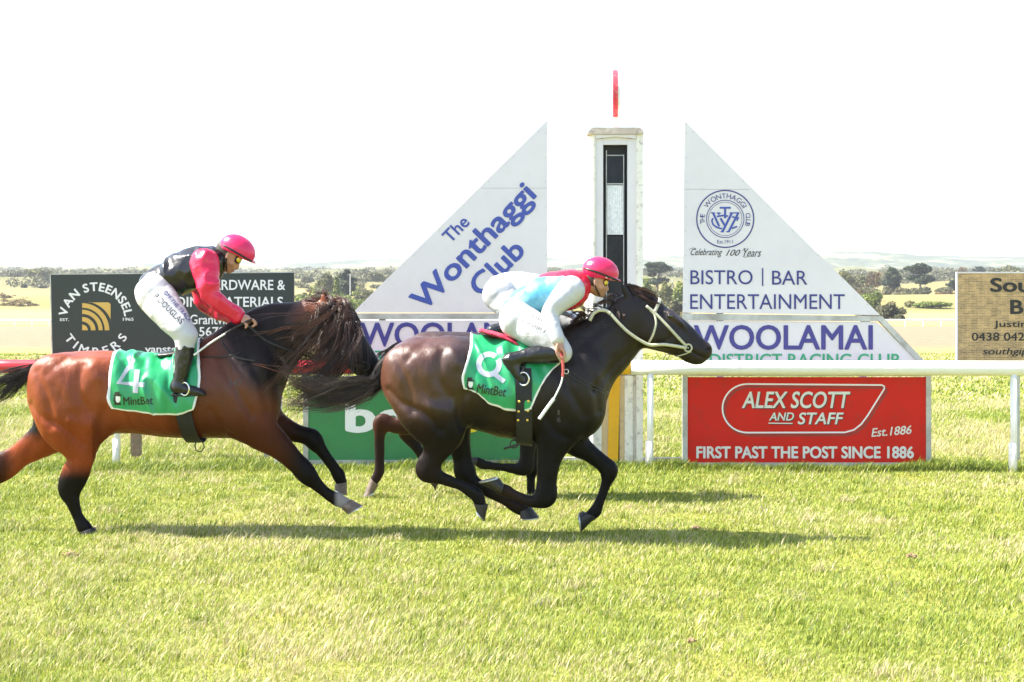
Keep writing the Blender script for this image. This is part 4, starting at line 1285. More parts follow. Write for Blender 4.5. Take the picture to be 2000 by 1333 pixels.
def hoof(D, dy, cf, cb, toe, heel, mat, parent, shoe=True, wlat=None):
    """Hoof wall lofted from the coronet (front/back pixels) to the ground rim (toe/heel pixels), with a shoe."""
    y = D + dy
    a, b, t, h = (W(p[0], p[1], y) for p in (cf, cb, toe, heel))
    rings = []; n = 20
    for s in (0, 0.12, 0.5, 1.0):
        f0 = a.lerp(t, s); b0 = b.lerp(h, s)
        c = (f0 + b0) / 2; ax = (f0 - b0) / 2
        lat = ax.length * (0.95 if s > .3 else 0.9) if wlat is None else wlat * (0.8 + 0.2 * s)
        if s == 0.12: ax = ax * 1.07; lat *= 1.07
        rings.append([c + ax * math.cos(2 * math.pi * k / n) + Vector((0, 1, 0)) * lat * math.sin(2 * math.pi * k / n) for k in range(n)])
    m = MB()
    vs = [v for r in rings for v in r]; fs = []
    for i in range(len(rings) - 1):
        for k in range(n): fs.append((i * n + k, i * n + (k + 1) % n, (i + 1) * n + (k + 1) % n, (i + 1) * n + k))
    fs.append(tuple(range(n))); fs.append(tuple((len(rings) - 1) * n + k for k in range(n - 1, -1, -1)))
    m.add(vs, fs)
    ho = m.build('hoof', mat, parent, smooth=True)
    md = ho.modifiers.new('edge', 'EDGE_SPLIT'); md.split_angle = math.radians(50)
    if shoe:
        R = rings[-1]; c = (t + h) / 2
        nn = (t - h).cross(Vector((0, 1, 0))).normalized()
        if nn.dot(c - (a + b) / 2) < 0: nn = -nn
        s = MB(); ks = [k for k in range(-8, 9)]
        vs = []
        for k in ks:
            o = R[k % n]; i_ = c + (o - c) * 0.72
            vs += [c + (o - c) * 1.02 + nn * .001, i_ + nn * .001, i_ + nn * .009, c + (o - c) * 1.02 + nn * .009]
        fs = []
        for q in range(len(ks) - 1):
            for e in range(4): fs.append((q * 4 + e, q * 4 + (e + 1) % 4, q * 4 + 4 + (e + 1) % 4, q * 4 + 4 + e))
        fs += [(0, 1, 2, 3), tuple((len(ks) - 1) * 4 + e for e in (3, 2, 1, 0))]
        s.add(vs, fs); s.build('horseshoe', SHOE, ho)
    return ho

def horse(label, D, base, body, colour, hoofs, eye, h=0.0095, seed=0, relief=(), gloss=1.0):
    root = thing('horse', label, 'horse', tuple(W(base[0], HZ + CAMH * F / D, D)))
    fld = Field(D, h)
    for p in body:
        if p[0] == 'limb': fld.limb(p[1], **p[2])
        else: fld.ell(*p[1], **p[2])
    V, Fc, vid = fld.mesh(smooth=4)
    N = vnormals(V, Fc)
    # shallow muscle and vein relief
    V = V + N * (0.0035 * fbm(V * [1, 1, 0.6], 11, 3) + 0.0028 * fbm(V * [1, 1, 0.7] + 3, 4.5, 2))[:, None]
    px = V[:, 0] / V[:, 1] * F + 1000; py = HZ - (V[:, 2] - CAMH) / V[:, 1] * F
    qx = V[:, 0] / D * F + 1000; qy = HZ - (V[:, 2] - CAMH) / D * F; sidef = np.abs(N[:, 1]) ** 0.7; dsp = np.zeros(len(V))
    for line, wd, dep in relief:
        ln = catmull([(*p, 0) for p in line], 5)[:, :2]; dd = np.full(len(V), 1e9)
        for a_, b_ in zip(ln[:-1], ln[1:]):
            e = b_ - a_; t = np.clip(((qx - a_[0]) * e[0] + (qy - a_[1]) * e[1]) / (e @ e + 1e-9), 0, 1)
            dd = np.minimum(dd, np.hypot(qx - a_[0] - t * e[0], qy - a_[1] - t * e[1]))
        dsp += 1.55 * dep * np.exp(-(dd / wd) ** 2)
    V = V + N * (dsp * sidef)[:, None]
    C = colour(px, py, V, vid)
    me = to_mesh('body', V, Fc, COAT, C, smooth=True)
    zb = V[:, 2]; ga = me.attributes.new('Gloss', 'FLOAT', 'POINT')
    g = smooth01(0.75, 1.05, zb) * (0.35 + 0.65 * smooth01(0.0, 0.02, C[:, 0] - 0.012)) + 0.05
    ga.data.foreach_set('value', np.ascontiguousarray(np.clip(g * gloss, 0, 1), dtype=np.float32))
    b = obj('body', me, root)
    bvh = BVHTree.FromPolygons([tuple(v) for v in V], [tuple(int(i) for i in f) for f in Fc])
    for hf in hoofs: hoof(D, *hf[:5], hf[5], root, *(hf[6:] if len(hf) > 6 else ()))
    if eye:
        e = W(eye[0], eye[1], D); hit = bvh.ray_cast(Vector((0, 0, CAMH)), (e - Vector((0, 0, CAMH))).normalized(), 20)
        if hit[0]:
            bm = bmesh.new(); bmesh.ops.create_uvsphere(bm, u_segments=16, v_segments=10, radius=0.019)
            for v in bm.verts: v.co = Vector((v.co.x * 1.15, v.co.y * .8, v.co.z * .85)) + hit[0] + Vector((0, .006, 0))
            m = bpy.data.meshes.new('eye'); bm.to_mesh(m); bm.free(); m.materials.append(EYE)
            m.polygons.foreach_set('use_smooth', np.ones(len(m.polygons), dtype=bool))
            obj('eye', m, root)
    return root, bvh

REL_HIND = [([(908, 768), (899, 800), (905, 828)], 9, -.014), ([(762, 760), (792, 786), (832, 802), (864, 836)], 8, -.011), ([(778, 696), (800, 745), (808, 800)], 9, -.009),
            ([(888, 690), (898, 706)], 15, .014), ([(868, 684), (860, 730), (882, 772)], 10, -.010), ([(815, 690), (835, 720), (850, 760)], 12, .007), ([(846, 790), (880, 800)], 13, .010), ([(800, 700), (830, 672)], 8, -.006)]
REL_FORE = [([(1072, 690), (1098, 740), (1138, 806)], 9, -.010), ([(1132, 700), (1160, 752), (1168, 800)], 9, -.009), ([(1060, 800), (1082, 838), (1104, 850)], 8, -.011), ([(1105, 760), (1112, 800)], 16, .008),
            ([(1090, 850), (1085, 890)], 6, .006), ([(1160, 758), (1200, 714), (1246, 676)], 8, -.009), ([(1110, 700), (1150, 660), (1200, 615)], 10, -.006)]
REL_RIB = [([(930 + 26 * i, 720), (926 + 26 * i, 770), (934 + 26 * i, 815)], 5, -.0025) for i in range(4)]
REL_HEAD = [([(1262, 668), (1290, 670), (1312, 656)], 6, -.006), ([(1298, 640), (1334, 666)], 5, .005), ([(1381, 680), (1385, 684)], 3.5, -.016), ([(1380, 702), (1360, 693), (1346, 686)], 2.2, -.006), ([(1306, 616), (1312, 618)], 8, .009), ([(1300, 608), (1316, 610)], 3, .006), ([(1325, 640), (1355, 668)], 6, -.004)]
def shift_relief(R, dx, dy, k=1.0): return [([(x + dx, y + dy) for x, y in l], w_, d) for l, w_, d in R]

def smooth01(a, b, x): 
    t = np.clip((x - a) / (b - a), 0, 1); return t * t * (3 - 2 * t)
def mixcol(c0, c1, t): return np.asarray(c0)[None] * (1 - t)[:, None] + np.asarray(c1)[None] * t[:, None] if np.ndim(c0) == 1 else c0 * (1 - t)[:, None] + np.asarray(c1)[None] * t[:, None]

L = lambda pts, **k: ('limb', pts, k)
E = lambda *a, **k: ('ell', a, k)

# ---- the dark horse in the lead, nearest to the camera on the right
DA = 10.0
body_a = [
    L([(822, 737, 0, 79, .25), (880, 735, 0, 79, .275), (940, 750, 0, 89, .29), (1000, 760, 0, 97, .30), (1055, 764, 0, 100, .27), (1084, 764, 0, 99, .235)], k=0.05),
    L([(1088, 735, 0, 90, .20), (1130, 706, 0, 75, .15), (1170, 682, 0, 65, .115), (1206, 651, 0, 54, .095), (1236, 624, 0, 50, .088), (1252, 612, 0, 40, .08)], k=0.08),
    L([(1246, 620, 0, 46, .085), (1283, 640, 0, 43.5, .10), (1308, 651, 0, 39, .088), (1330, 664, 0, 34, .072), (1352, 679, 0, 27, .058), (1369, 686, 0, 21.5, .055)], k=0.03),
    L([(1345, 694, 0, 14, .04), (1357, 701, 0, 12, .04), (1366, 703, 0, 9, .035)], k=0.02),
    L([(1228, 580, -.045, 8, .018), (1220, 565, -.05, 6, .014), (1214, 556, -.05, 2.5, .006)], k=0.015),
    L([(1232, 580, .045, 8, .018), (1226, 565, .05, 6, .014), (1221, 557, .05, 2.5, .006)], k=0.015),
    # near hind leg
    L([(818, 748, -.13, 62, .14), (836, 800, -.15, 60, .125), (858, 845, -.155, 42, .085), (850, 884, -.15, 24, .05), (834, 915, -.145, 19, .036)], k=0.07),
    L([(834, 908, -.145, 18, .036), (836, 922, -.145, 19, .036), (862, 934, -.14, 12, .026), (898, 948, -.135, 10.5, .022), (924, 962, -.13, 13.5, .026), (933, 970, -.13, 14, .028), (939, 986, -.13, 11.5, .025)], k=0.03),
    E(872, 820, -.16, 30, 46, .08, -15, k=0.06),
    # far hind leg
    L([(845, 750, .13, 60, .13), (872, 812, .15, 48, .11), (892, 855, .15, 27, .07), (902, 890, .15, 19, .045), (908, 922, .15, 18, .036)], k=0.06),
    L([(908, 920, .15, 18, .036), (916, 938, .15, 17, .034), (945, 955, .145, 12, .026), (985, 977, .14, 11, .022), (1006, 988, .14, 13.5, .027), (1022, 996, .14, 12, .026)], k=0.03),
    # near fore, folded under
    L([(1108, 800, -.10, 55, .12), (1086, 850, -.125, 38, .085), (1074, 890, -.13, 25, .052), (1068, 930, -.13, 20, .04), (1066, 968, -.13, 19, .036)], k=0.06),
    L([(1068, 960, -.13, 17, .036), (1064, 974, -.13, 17, .035), (1038, 980, -.13, 11, .024), (1005, 967, -.125, 10, .021), (990, 960, -.125, 13, .026), (977, 955, -.125, 13, .03)], k=0.025),
    # far fore, reaching forward
    L([(1105, 810, .10, 52, .11), (1120, 858, .13, 30, .075), (1150, 884, .135, 18, .045), (1180, 908, .135, 15.5, .036), (1190, 922, .135, 15, .034)], k=0.05),
    L([(1190, 916, .135, 15, .034), (1188, 932, .135, 12, .028), (1178, 962, .13, 9.5, .021), (1168, 988, .13, 10.5, .023), (1163, 998, .13, 12.5, .026), (1153, 1008, .13, 12, .027)], k=0.025),
    # muscle masses
    E(800, 716, -.15, 46, 34, .10, 20, k=0.08), E(866, 712, -.20, 36, 30, .07, 0, k=0.09),
    E(1128, 755, -.13, 40, 60, .10, 12, k=0.09), E(1128, 755, .13, 40, 60, .10, 12, k=0.09),
    E(1150, 815, -.07, 26, 34, .08, 20, k=0.06), E(1100, 836, -.15, 26, 30, .06, 0, k=0.06),
    E(800, 716, .15, 46, 34, .10, 20, k=0.08),
    E(1290, 652, -.075, 30, 24, .03, 25, k=0.03), E(1290, 652, .075, 30, 24, .03, 25, k=0.03),
    E(1318, 622, -.07, 22, 5, .02, 38, k=0.02), E(1384, 682, -.035, 6, 7, .022, 0, k=0.015),
]
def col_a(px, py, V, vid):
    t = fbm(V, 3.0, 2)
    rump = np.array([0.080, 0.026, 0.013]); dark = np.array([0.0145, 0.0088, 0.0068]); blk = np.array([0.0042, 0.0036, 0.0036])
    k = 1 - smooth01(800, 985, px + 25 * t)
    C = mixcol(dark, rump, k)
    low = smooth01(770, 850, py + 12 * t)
    C = mixcol(C, blk * 1.2, low * (0.92 + 0.08 * (1 - k)))  # black legs, with shade on the lower body painted in
    C = mixcol(C, np.array([0.05, 0.02, 0.012]), smooth01(1290, 1310, px) * (1 - smooth01(610, 640, py)) * 0.6)  # brown lit highlight painted onto the brow
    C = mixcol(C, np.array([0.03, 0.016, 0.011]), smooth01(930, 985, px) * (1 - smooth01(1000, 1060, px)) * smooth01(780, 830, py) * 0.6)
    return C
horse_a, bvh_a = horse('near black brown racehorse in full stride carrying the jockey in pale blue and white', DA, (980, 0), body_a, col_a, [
    (-.13, (953, 985), (926, 985), (947, 1017), (930, 998), HOOF),
    (.14, (1037, 990), (1014, 999), (1053, 1010), (1016, 1013), HOOF),
    (-.125, (979, 966), (984, 947), (936, 944), (976, 934), HOOF, True, .058),
    (.13, (1164, 1010), (1138, 999), (1136, 1039), (1131, 1002), HOOF, True, .055)], (1309, 617), seed=1, relief=REL_HIND + REL_FORE + REL_RIB + REL_HEAD)

# ---- the bay horse behind it on the left
DB = 10.3
body_b = [
    L([(137, 768, 0, 80, .25), (205, 765, 0, 80, .275), (280, 771, 0, 78, .29), (340, 776, 0, 80, .29), (400, 766, 0, 90, .265), (448, 762, 0, 94, .23)], k=0.05),
    L([(452, 738, 0, 90, .19), (490, 700, 0, 82, .15), (530, 663, 0, 68, .115), (575, 638, 0, 47, .09), (620, 618, 0, 34, .075), (640, 612, 0, 28, .07)], k=0.08),
    L([(640, 614, 0, 30, .075), (664, 645, 0, 33, .095), (686, 675, 0, 32, .085), (706, 703, 0, 30, .068), (722, 720, 0, 25, .055), (734, 731, 0, 20, .05)], k=0.03),
    L([(636, 594, -.05, 8, .018), (632, 582, -.05, 6, .014), (628, 577, -.05, 2.5, .006)], k=0.012),
    L([(645, 596, .05, 8, .018), (640, 584, .05, 6, .014), (637, 578, .05, 2.5, .006)], k=0.012),
    # near hind, foot on the turf
    L([(132, 775, -.14, 66, .14), (132, 822, -.155, 58, .12), (150, 858, -.155, 42, .085), (158, 892, -.15, 27, .055), (146, 935, -.145, 22, .038)], k=0.07),
    L([(144, 925, -.145, 22, .037), (135, 954, -.145, 23, .037), (142, 980, -.145, 14.5, .028), (152, 1008, -.14, 11.5, .023), (164, 1030, -.14, 14, .028), (172, 1040, -.14, 13, .028)], k=0.03),
    E(190, 812, -.16, 30, 46, .08, -12, k=0.06),
    # far hind, stretched out behind
    L([(128, 790, .13, 62, .13), (105, 840, .15, 42, .11), (72, 868, .15, 30, .065), (38, 890, .15, 24, .045), (8, 912, .15, 23, .038)], k=0.06),
    L([(10, 908, .15, 22, .038), (-4, 924, .15, 20, .036), (-28, 950, .15, 13, .026), (-58, 975, .145, 13, .025), (-68, 986, .145, 13, .027), (-78, 992, .145, 11, .026)], k=0.03),
    # near fore, stretched out straight
    L([(482, 800, -.10, 58, .12), (505, 838, -.125, 38, .085), (545, 872, -.13, 25, .052), (578, 903, -.13, 20.5, .04), (598, 924, -.13, 18, .036)], k=0.06),
    L([(594, 920, -.13, 18, .036), (606, 934, -.13, 16.5, .033), (628, 955, -.125, 11.5, .023), (648, 970, -.125, 12.5, .025), (660, 976, -.125, 14, .028), (676, 983, -.125, 11.5, .026)], k=0.025),
    # far fore, bent forward
    L([(490, 792, .10, 52, .11), (530, 825, .13, 29, .07), (572, 844, .135, 18, .045), (600, 851, .135, 16.5, .038), (612, 860, .135, 16, .035)], k=0.05),
    L([(608, 856, .135, 16, .035), (618, 868, .135, 14.5, .031), (636, 892, .13, 11, .023), (654, 917, .13, 11.5, .024), (660, 927, .13, 13, .027), (666, 940, .13, 11.5, .026)], k=0.025),
    E(108, 735, -.15, 44, 38, .10, 25, k=0.08), E(182, 738, -.20, 36, 34, .07, 0, k=0.09), E(108, 735, .15, 44, 38, .10, 25, k=0.08),
    E(488, 752, -.12, 40, 58, .10, 15, k=0.09), E(488, 752, .12, 40, 58, .10, 15, k=0.09), E(522, 790, -.07, 20, 34, .08, 0, k=0.06),
    E(470, 826, -.15, 26, 26, .06, 0, k=0.06), E(672, 668, -.07, 26, 22, .03, 45, k=0.03),
    E(212, 838, 0, 9, 12, .05, 0, k=0.05),
]
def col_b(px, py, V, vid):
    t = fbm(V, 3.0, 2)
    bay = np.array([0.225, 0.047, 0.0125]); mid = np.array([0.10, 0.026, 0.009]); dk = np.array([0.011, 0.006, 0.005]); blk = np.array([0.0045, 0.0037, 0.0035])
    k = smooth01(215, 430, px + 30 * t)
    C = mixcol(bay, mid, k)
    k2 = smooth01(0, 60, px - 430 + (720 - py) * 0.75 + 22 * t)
    C = mixcol(C, dk, k2 * (py < 815) * (1 - 0.85 * smooth01(740, 800, py)))  # dark neck and shoulder coat, deepened by painted shade
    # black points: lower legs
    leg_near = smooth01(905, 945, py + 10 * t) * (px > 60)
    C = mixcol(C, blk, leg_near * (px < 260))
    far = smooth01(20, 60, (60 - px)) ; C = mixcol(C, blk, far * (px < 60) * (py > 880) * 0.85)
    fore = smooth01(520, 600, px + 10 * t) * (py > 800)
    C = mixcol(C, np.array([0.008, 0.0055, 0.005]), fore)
    C = C * (1 - 0.45 * smooth01(790, 860, py) * (px > 180))[:, None]  # shade under the barrel painted into the coat
    # white sock on the near fore pastern
    sock = smooth01(650, 662, px) * smooth01(958, 966, py)
    C = mixcol(C, np.array([0.26, 0.24, 0.24]), sock * 0.9)
    inner = (px < 90) * (py > 780) * (py < 905) * (V[:, 1] > DB - 0.03)
    C = mixcol(C, blk * 1.3, inner * smooth01(95, 70, px) * (1 - smooth01(840, 870, py)))
    head = smooth01(655, 690, px + 0.45 * (py - 640)) * (py < 800)
    C = mixcol(C, blk, head)
    pl = smooth01(556, 612, px + 0.7 * (py - 605) + 14 * t) * (1 - smooth01(650, 670, px)) * (1 - smooth01(608, 640, py + 8 * t))
    C = mixcol(C, np.array([0.20, 0.055, 0.02]), pl)  # red sunlit tone at the poll, painted into the coat
    return C
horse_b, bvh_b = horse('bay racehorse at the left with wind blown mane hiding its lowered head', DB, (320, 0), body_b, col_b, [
    (-.14, (184, 1030), (158, 1040), (193, 1044), (163, 1050), HOOF),
    (.145, (-70, 996), (-86, 984), (-88, 1008), (-98, 990), HOOF),
    (-.125, (685, 976), (667, 993), (707, 987), (678, 1004), HOOFP),
    (.13, (677, 942), (654, 946), (678, 966), (653, 955), HOOFP)], (684, 690), seed=2, relief=shift_relief(REL_HIND, -685, 28) + shift_relief(REL_FORE[:5], -636, 0) + shift_relief(REL_RIB, -660, 12), gloss=0.5)

# ---- the third horse, mostly hidden behind the dark one
DC = 12.3
body_c = [
    L([(840, 712, 0, 64, .25), (888, 713, 0, 65, .275), (938, 722, 0, 71, .29), (990, 730, 0, 78, .30), (1030, 734, 0, 80, .26), (1056, 734, 0, 78, .23)], k=0.05),
    L([(1058, 715, 0, 66, .19), (1100, 700, 0, 54, .14), (1136, 684, 0, 42, .11), (1158, 668, 0, 34, .09)], k=0.07),
    L([(1160, 664, 0, 32, .085), (1178, 670, 0, 28, .09), (1196, 678, 0, 22, .07), (1212, 686, 0, 15, .055)], k=0.03),
    L([(1154, 642, -.05, 6, .018), (1148, 634, -.05, 2.5, .008)], k=0.012), L([(1160, 642, .05, 6, .018), (1154, 634, .05, 2.5, .008)], k=0.012),
    L([(838, 735, -.13, 52, .13), (838, 785, -.15, 46, .11), (812, 822, -.15, 26, .06), (776, 832, -.15, 17, .045), (748, 824, -.145, 14, .036)], k=0.06),
    L([(752, 824, -.145, 14, .036), (743, 828, -.145, 14, .036), (742, 858, -.14, 11, .026), (741, 900, -.14, 10, .024), (740, 922, -.14, 11, .028), (731, 940, -.14, 9, .026)], k=0.025),
    L([(850, 735, .13, 50, .13), (862, 780, .15, 44, .11), (846, 812, .15, 28, .06), (818, 836, .15, 19, .045), (796, 842, .145, 15, .036)], k=0.06),
    L([(800, 840, .145, 14, .036), (794, 848, .145, 14, .034), (815, 876, .14, 10.5, .026), (838, 912, .14, 9.5, .024), (848, 930, .14, 10.5, .027), (850, 942, .14, 9, .025)], k=0.025),
    L([(1050, 770, -.10, 44, .11), (1040, 822, -.12, 27, .07), (1032, 862, -.13, 17, .045), (1027, 912, -.13, 13.5, .035)], k=0.05),
    L([(1028, 905, -.13, 13, .035), (1022, 917, -.13, 13, .034), (990, 914, -.13, 9, .025), (956, 910, -.13, 9, .024), (944, 908, -.13, 10, .027), (932, 902, -.13, 9, .026)], k=0.025),
    L([(1055, 775, .10, 42, .11), (1048, 830, .12, 24, .065), (1041, 880, .13, 14, .04), (1038, 915, .13, 12.5, .034)], k=0.05),
    L([(1038, 912, .13, 12.5, .034), (1037, 935, .13, 9, .025), (1037, 958, .13, 9, .024), (1040, 966, .13, 10, .026)], k=0.025),
]
def col_c(px, py, V, vid):
    C = mixcol(np.array([0.045, 0.017, 0.010]), np.array([0.014, 0.008, 0.007]), smooth01(800, 980, px))
    C = mixcol(C, np.array([0.020, 0.011, 0.009]), smooth01(830, 870, py))
    return mixcol(C, np.array([0.006, 0.005, 0.005]), smooth01(760, 850, px) * smooth01(800, 840, py))
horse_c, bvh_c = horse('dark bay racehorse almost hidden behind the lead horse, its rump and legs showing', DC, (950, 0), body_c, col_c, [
    (-.14, (724, 934), (739, 948), (708, 972), (731, 962), HOOFP),
    (.14, (857, 943), (840, 944), (846, 968), (854, 960), HOOF),
    (-.13, (934, 894), (930, 910), (919, 893), (921, 908), HOOF),
    (.13, (1047, 962), (1032, 968), (1051, 976), (1034, 979), HOOF)], None, h=0.016, seed=3)

# ---- manes and tails
BLK = ((0.008, 0.006, 0.0055), (0.035, 0.022, 0.017))
BRN = ((0.010, 0.007, 0.006), (0.085, 0.038, 0.020))
RED = ((0.035, 0.014, 0.008), (0.20, 0.065, 0.026))  # sunlit look of the reddish strands is put into their colour
# tail of the lead horse sweeping back over the green board
hair('tail', [([(748, 716, 0), (738, 742, -.02), (712, 763, -.04), (668, 776, -.05), (622, 768, -.05), (588, 748, -.05), (564, 725, -.05)], 2.5),
              ([(748, 716, 0), (736, 738, -.02), (712, 755, -.04), (665, 765, -.05), (622, 759, -.05), (585, 739, -.05), (562, 715, -.05)], 2),
              ([(748, 716, 0), (742, 748, -.02), (722, 765, -.04), (690, 778, -.05), (650, 782, -.05), (615, 777, -.05), (570, 763, -.05)], 1.2),
              ([(748, 714, 0), (728, 741, -.04), (700, 745, -.06), (660, 755, -.06), (620, 773, -.06), (580, 789, -.06), (545, 805, -.06)], 0.5)], 1050, HAIR, horse_a, 1, D=DA, root=0.019, tip=0.058, wav=0.045, cols=((0.010, 0.008, 0.007), (0.12, 0.080, 0.060)), rad=0.0022, segs=16)
fl = Field(DA, 0.012).limb([(760, 706, 0, 15, .045), (748, 722, 0, 17, .045), (740, 742, -.01, 15, .04), (722, 768, -.03, 8, .03)], k=.03)
V, Fc, _ = fl.mesh(); obj('tail_dock', to_mesh('tail_dock', V, Fc, COAT, np.tile([[0.012, 0.009, 0.008]], (len(V), 1)), smooth=True), horse_a)
# mane of the lead horse: wisps lifted off the crest
hair('mane', [([(1120, 640, 0), (1126, 626, -.03), (1142, 612, -.05), (1128, 604, -.05)], 1), ([(1150, 628, 0), (1140, 618, -.03), (1128, 612, -.04), (1116, 618, -.04)], 1),
              ([(1178, 612, 0), (1166, 604, -.02), (1148, 606, -.04), (1134, 600, -.05)], 1.2), ([(1196, 596, 0), (1184, 590, -.02), (1166, 594, -.02), (1152, 594, .0)], 1.0),
              ([(1212, 580, .02), (1200, 574, .08), (1186, 580, .12), (1170, 588, .14)], 0.7), ([(1222, 572, .02), (1212, 560, .06), (1203, 562, .10), (1192, 570, .12)], .6),
              ([(1200, 598, -.05), (1206, 612, -.09), (1190, 624, -.11), (1170, 628, -.12)], 1.0), ([(1220, 578, -.04), (1222, 596, -.09), (1206, 604, -.11), (1190, 606, -.12)], 0.5)], 300, HAIR, horse_a, 2, D=DA, root=0.022, tip=0.03, wav=0.02, cols=((0.008, 0.007, 0.0065), (0.12, 0.055, 0.036)), rad=0.0017)
hair('forelock', [([(1224, 562, -.01), (1246, 562, -.03), (1268, 570, -.05), (1286, 580, -.06)], 1), ([(1222, 556, 0), (1240, 566, -.03), (1262, 574, -.05), (1284, 588, -.07)], 1),
                  ([(1228, 566, -.02), (1250, 578, -.06), (1270, 588, -.08), (1288, 596, -.08)], .7)], 220, HAIR, horse_a, 3, D=DA, root=0.014, tip=0.014, wav=0.008, cols=((0.012, 0.008, 0.007), (0.09, 0.035, 0.022)), rad=0.002)
# tail of the bay
hair('tail', [([(92, 716, 0), (72, 724, -.02), (46, 738, -.03), (18, 756, -.03), (-20, 780, -.03)], 2), ([(92, 714, 0), (70, 718, -.02), (42, 734, -.03), (24, 760, -.03), (6, 788, -.03)], 1.2),
              ([(92, 716, 0), (70, 722, -.02), (40, 732, -.03), (6, 746, -.03), (-40, 762, -.03)], 2), ([(90, 716, 0), (66, 722, -.02), (34, 736, -.03), (4, 752, -.03), (-30, 790, -.03)], 1.5)], 620, HAIR, horse_b, 4, D=DB, root=0.018, tip=0.05, wav=0.025, cols=BLK, rad=0.0024)
fl = Field(DB, 0.012).limb([(104, 706, 0, 14, .045), (90, 717, 0, 14, .04), (66, 727, -.01, 11, .035), (40, 738, -.02, 7, .03)], k=.03)
V, Fc, _ = fl.mesh(); obj('tail_dock', to_mesh('tail_dock', V, Fc, COAT, np.tile([[0.010, 0.008, 0.007]], (len(V), 1)), smooth=True), horse_b)
# wild mane of the bay, thrown over its face and back along the neck
hair('mane', [([(650, 596, 0), (668, 602, -.10), (660, 636, -.15), (622, 676, -.17), (578, 706, -.17)], 2.2), ([(656, 598, 0), (682, 612, -.10), (680, 650, -.14), (648, 700, -.16), (600, 740, -.17)], 2.2),
              ([(636, 594, 0), (646, 608, -.11), (624, 644, -.15), (590, 678, -.17), (562, 714, -.17)], 2.0), ([(626, 596, 0), (630, 618, -.11), (612, 650, -.15), (586, 676, -.17), (566, 708, -.18)], 1.8),
              ([(636, 594, 0), (658, 620, -.12), (660, 670, -.16), (640, 726, -.17), (606, 760, -.17), (560, 784, -.17)], 1.5), ([(652, 600, 0), (676, 640, -.13), (660, 696, -.16), (620, 738, -.17), (570, 770, -.17)], 1.6),
              ([(612, 600, 0), (604, 616, -.10), (580, 630, -.15), (548, 638, -.17), (512, 646, -.18)], 0.12), ([(620, 598, 0), (610, 622, -.11), (580, 644, -.15), (545, 660, -.17), (500, 668, -.18)], 0.15),
              ([(660, 604, 0), (690, 640, -.12), (692, 690, -.15), (668, 735, -.16), (620, 764, -.17), (560, 800, -.17)], 1.4)], 1650, HAIR, horse_b, 5, D=DB, root=0.030, tip=0.085, wav=0.05, cols=((0.010, 0.007, 0.0055), (0.15, 0.065, 0.035)), rad=0.0023, segs=16)
hair('mane', [([(600, 598, 0), (612, 588, -.02), (628, 582, -.03), (612, 576, -.02)], 1), ([(625, 596, 0), (640, 584, -.02), (632, 576, -.03), (612, 572, -.02)], 1), ([(570, 600, 0), (580, 592, -.02), (596, 590, -.02), (606, 584, -.02)], .8),
              ([(655, 600, 0), (672, 596, -.02), (684, 606, -.03), (692, 622, -.03)], .5)], 180, HAIR, horse_b, 6, D=DB, root=0.02, tip=0.025, wav=0.015, cols=RED, rad=0.002)
hair('long_wisp', [([(640, 690, -.17), (600, 714, -.19), (540, 716, -.2), (490, 708, -.2), (466, 706, -.2)], 1), ([(650, 700, -.17), (610, 724, -.19), (560, 728, -.2), (510, 716, -.2), (480, 709, -.2)], .6),
                   ([(600, 640, -.17), (560, 640, -.19), (520, 650, -.2), (498, 654, -.2)], 1), ([(596, 650, -.17), (560, 660, -.19), (520, 676, -.2)], .6)], 60, HAIR, horse_b, 7, D=DB, root=0.012, tip=0.012, wav=0.012, cols=RED, rad=0.0017)
# third horse: short tail streaming behind
hair('tail', [([(782, 678, 0), (766, 690, 0), (756, 712, .02), (750, 740, .03)], 1), ([(784, 676, 0), (764, 684, 0), (748, 700, .02), (738, 724, .03)], 1)], 250, HAIR, horse_c, 8, D=DC, root=0.02, tip=0.03, cols=BLK, rad=0.0024)
# ------------------------------------------------------------------ tack
ORG = Vector((0, 0, CAMH))
def on_surface(bvh, px, py, D, off=0.004, side=-1):
    d = (W(px, py, D) - ORG).normalized()
    h = bvh.ray_cast(ORG, d, 40)
    return (h[0] - d * off) if h[0] else None

def strap(m, bvh, D, pts, rad, mirror=False, n=8, sub=5):
    """Strap lying on a surface; points are (px, py) on the surface or (px, py, dy) free in the air."""
    P = []
    Q = catmull([(p[0], p[1], p[2] if len(p) > 2 else 99) for p in pts], 1) if len(pts) < 3 else np.array([(p[0], p[1], p[2] if len(p) > 2 else 99) for p in pts], float)
    W3 = []
    for i in range(len(Q) - 1):
        for k in range(sub):
            t = k / sub; W3.append(Q[i] * (1 - t) + Q[i + 1] * t if not (Q[i][2] > 50 or Q[i + 1][2] > 50) else np.array([*(Q[i][:2] * (1 - t) + Q[i + 1][:2] * t), 99]))
    W3.append(Q[-1])
    last = None
    for px, py, dy in W3:
        if dy < 50: v = W(px, py, D + dy)
        else:
            v = on_surface(bvh, px, py, D, rad * 0.4)
            if v is None: v = W(px, py, last.y if last is not None else D)
        P.append(v); last = v
    if len(P) > 4:
        A = np.array([tuple(p) for p in P])
        for _ in range(2): A[1:-1] = 0.25 * A[:-2] + 0.5 * A[1:-1] + 0.25 * A[2:]
        P = [Vector(a) for a in A]
    m.tube(P, rad, n)
    if mirror: m.tube([Vector((p.x, 2 * D - p.y, p.z)) for p in P], rad, n)
    return P

def ring(m, c, R, rad, ax=Vector((0, 1, 0)), up=Vector((0, 0, 1)), n=24, sx=1.0):
    side = up.cross(ax).normalized()
    m.tube([c + (side * math.cos(2 * math.pi * k / n) * sx + up * math.sin(2 * math.pi * k / n)) * R for k in range(n + 1)], rad, 8, cap=False)

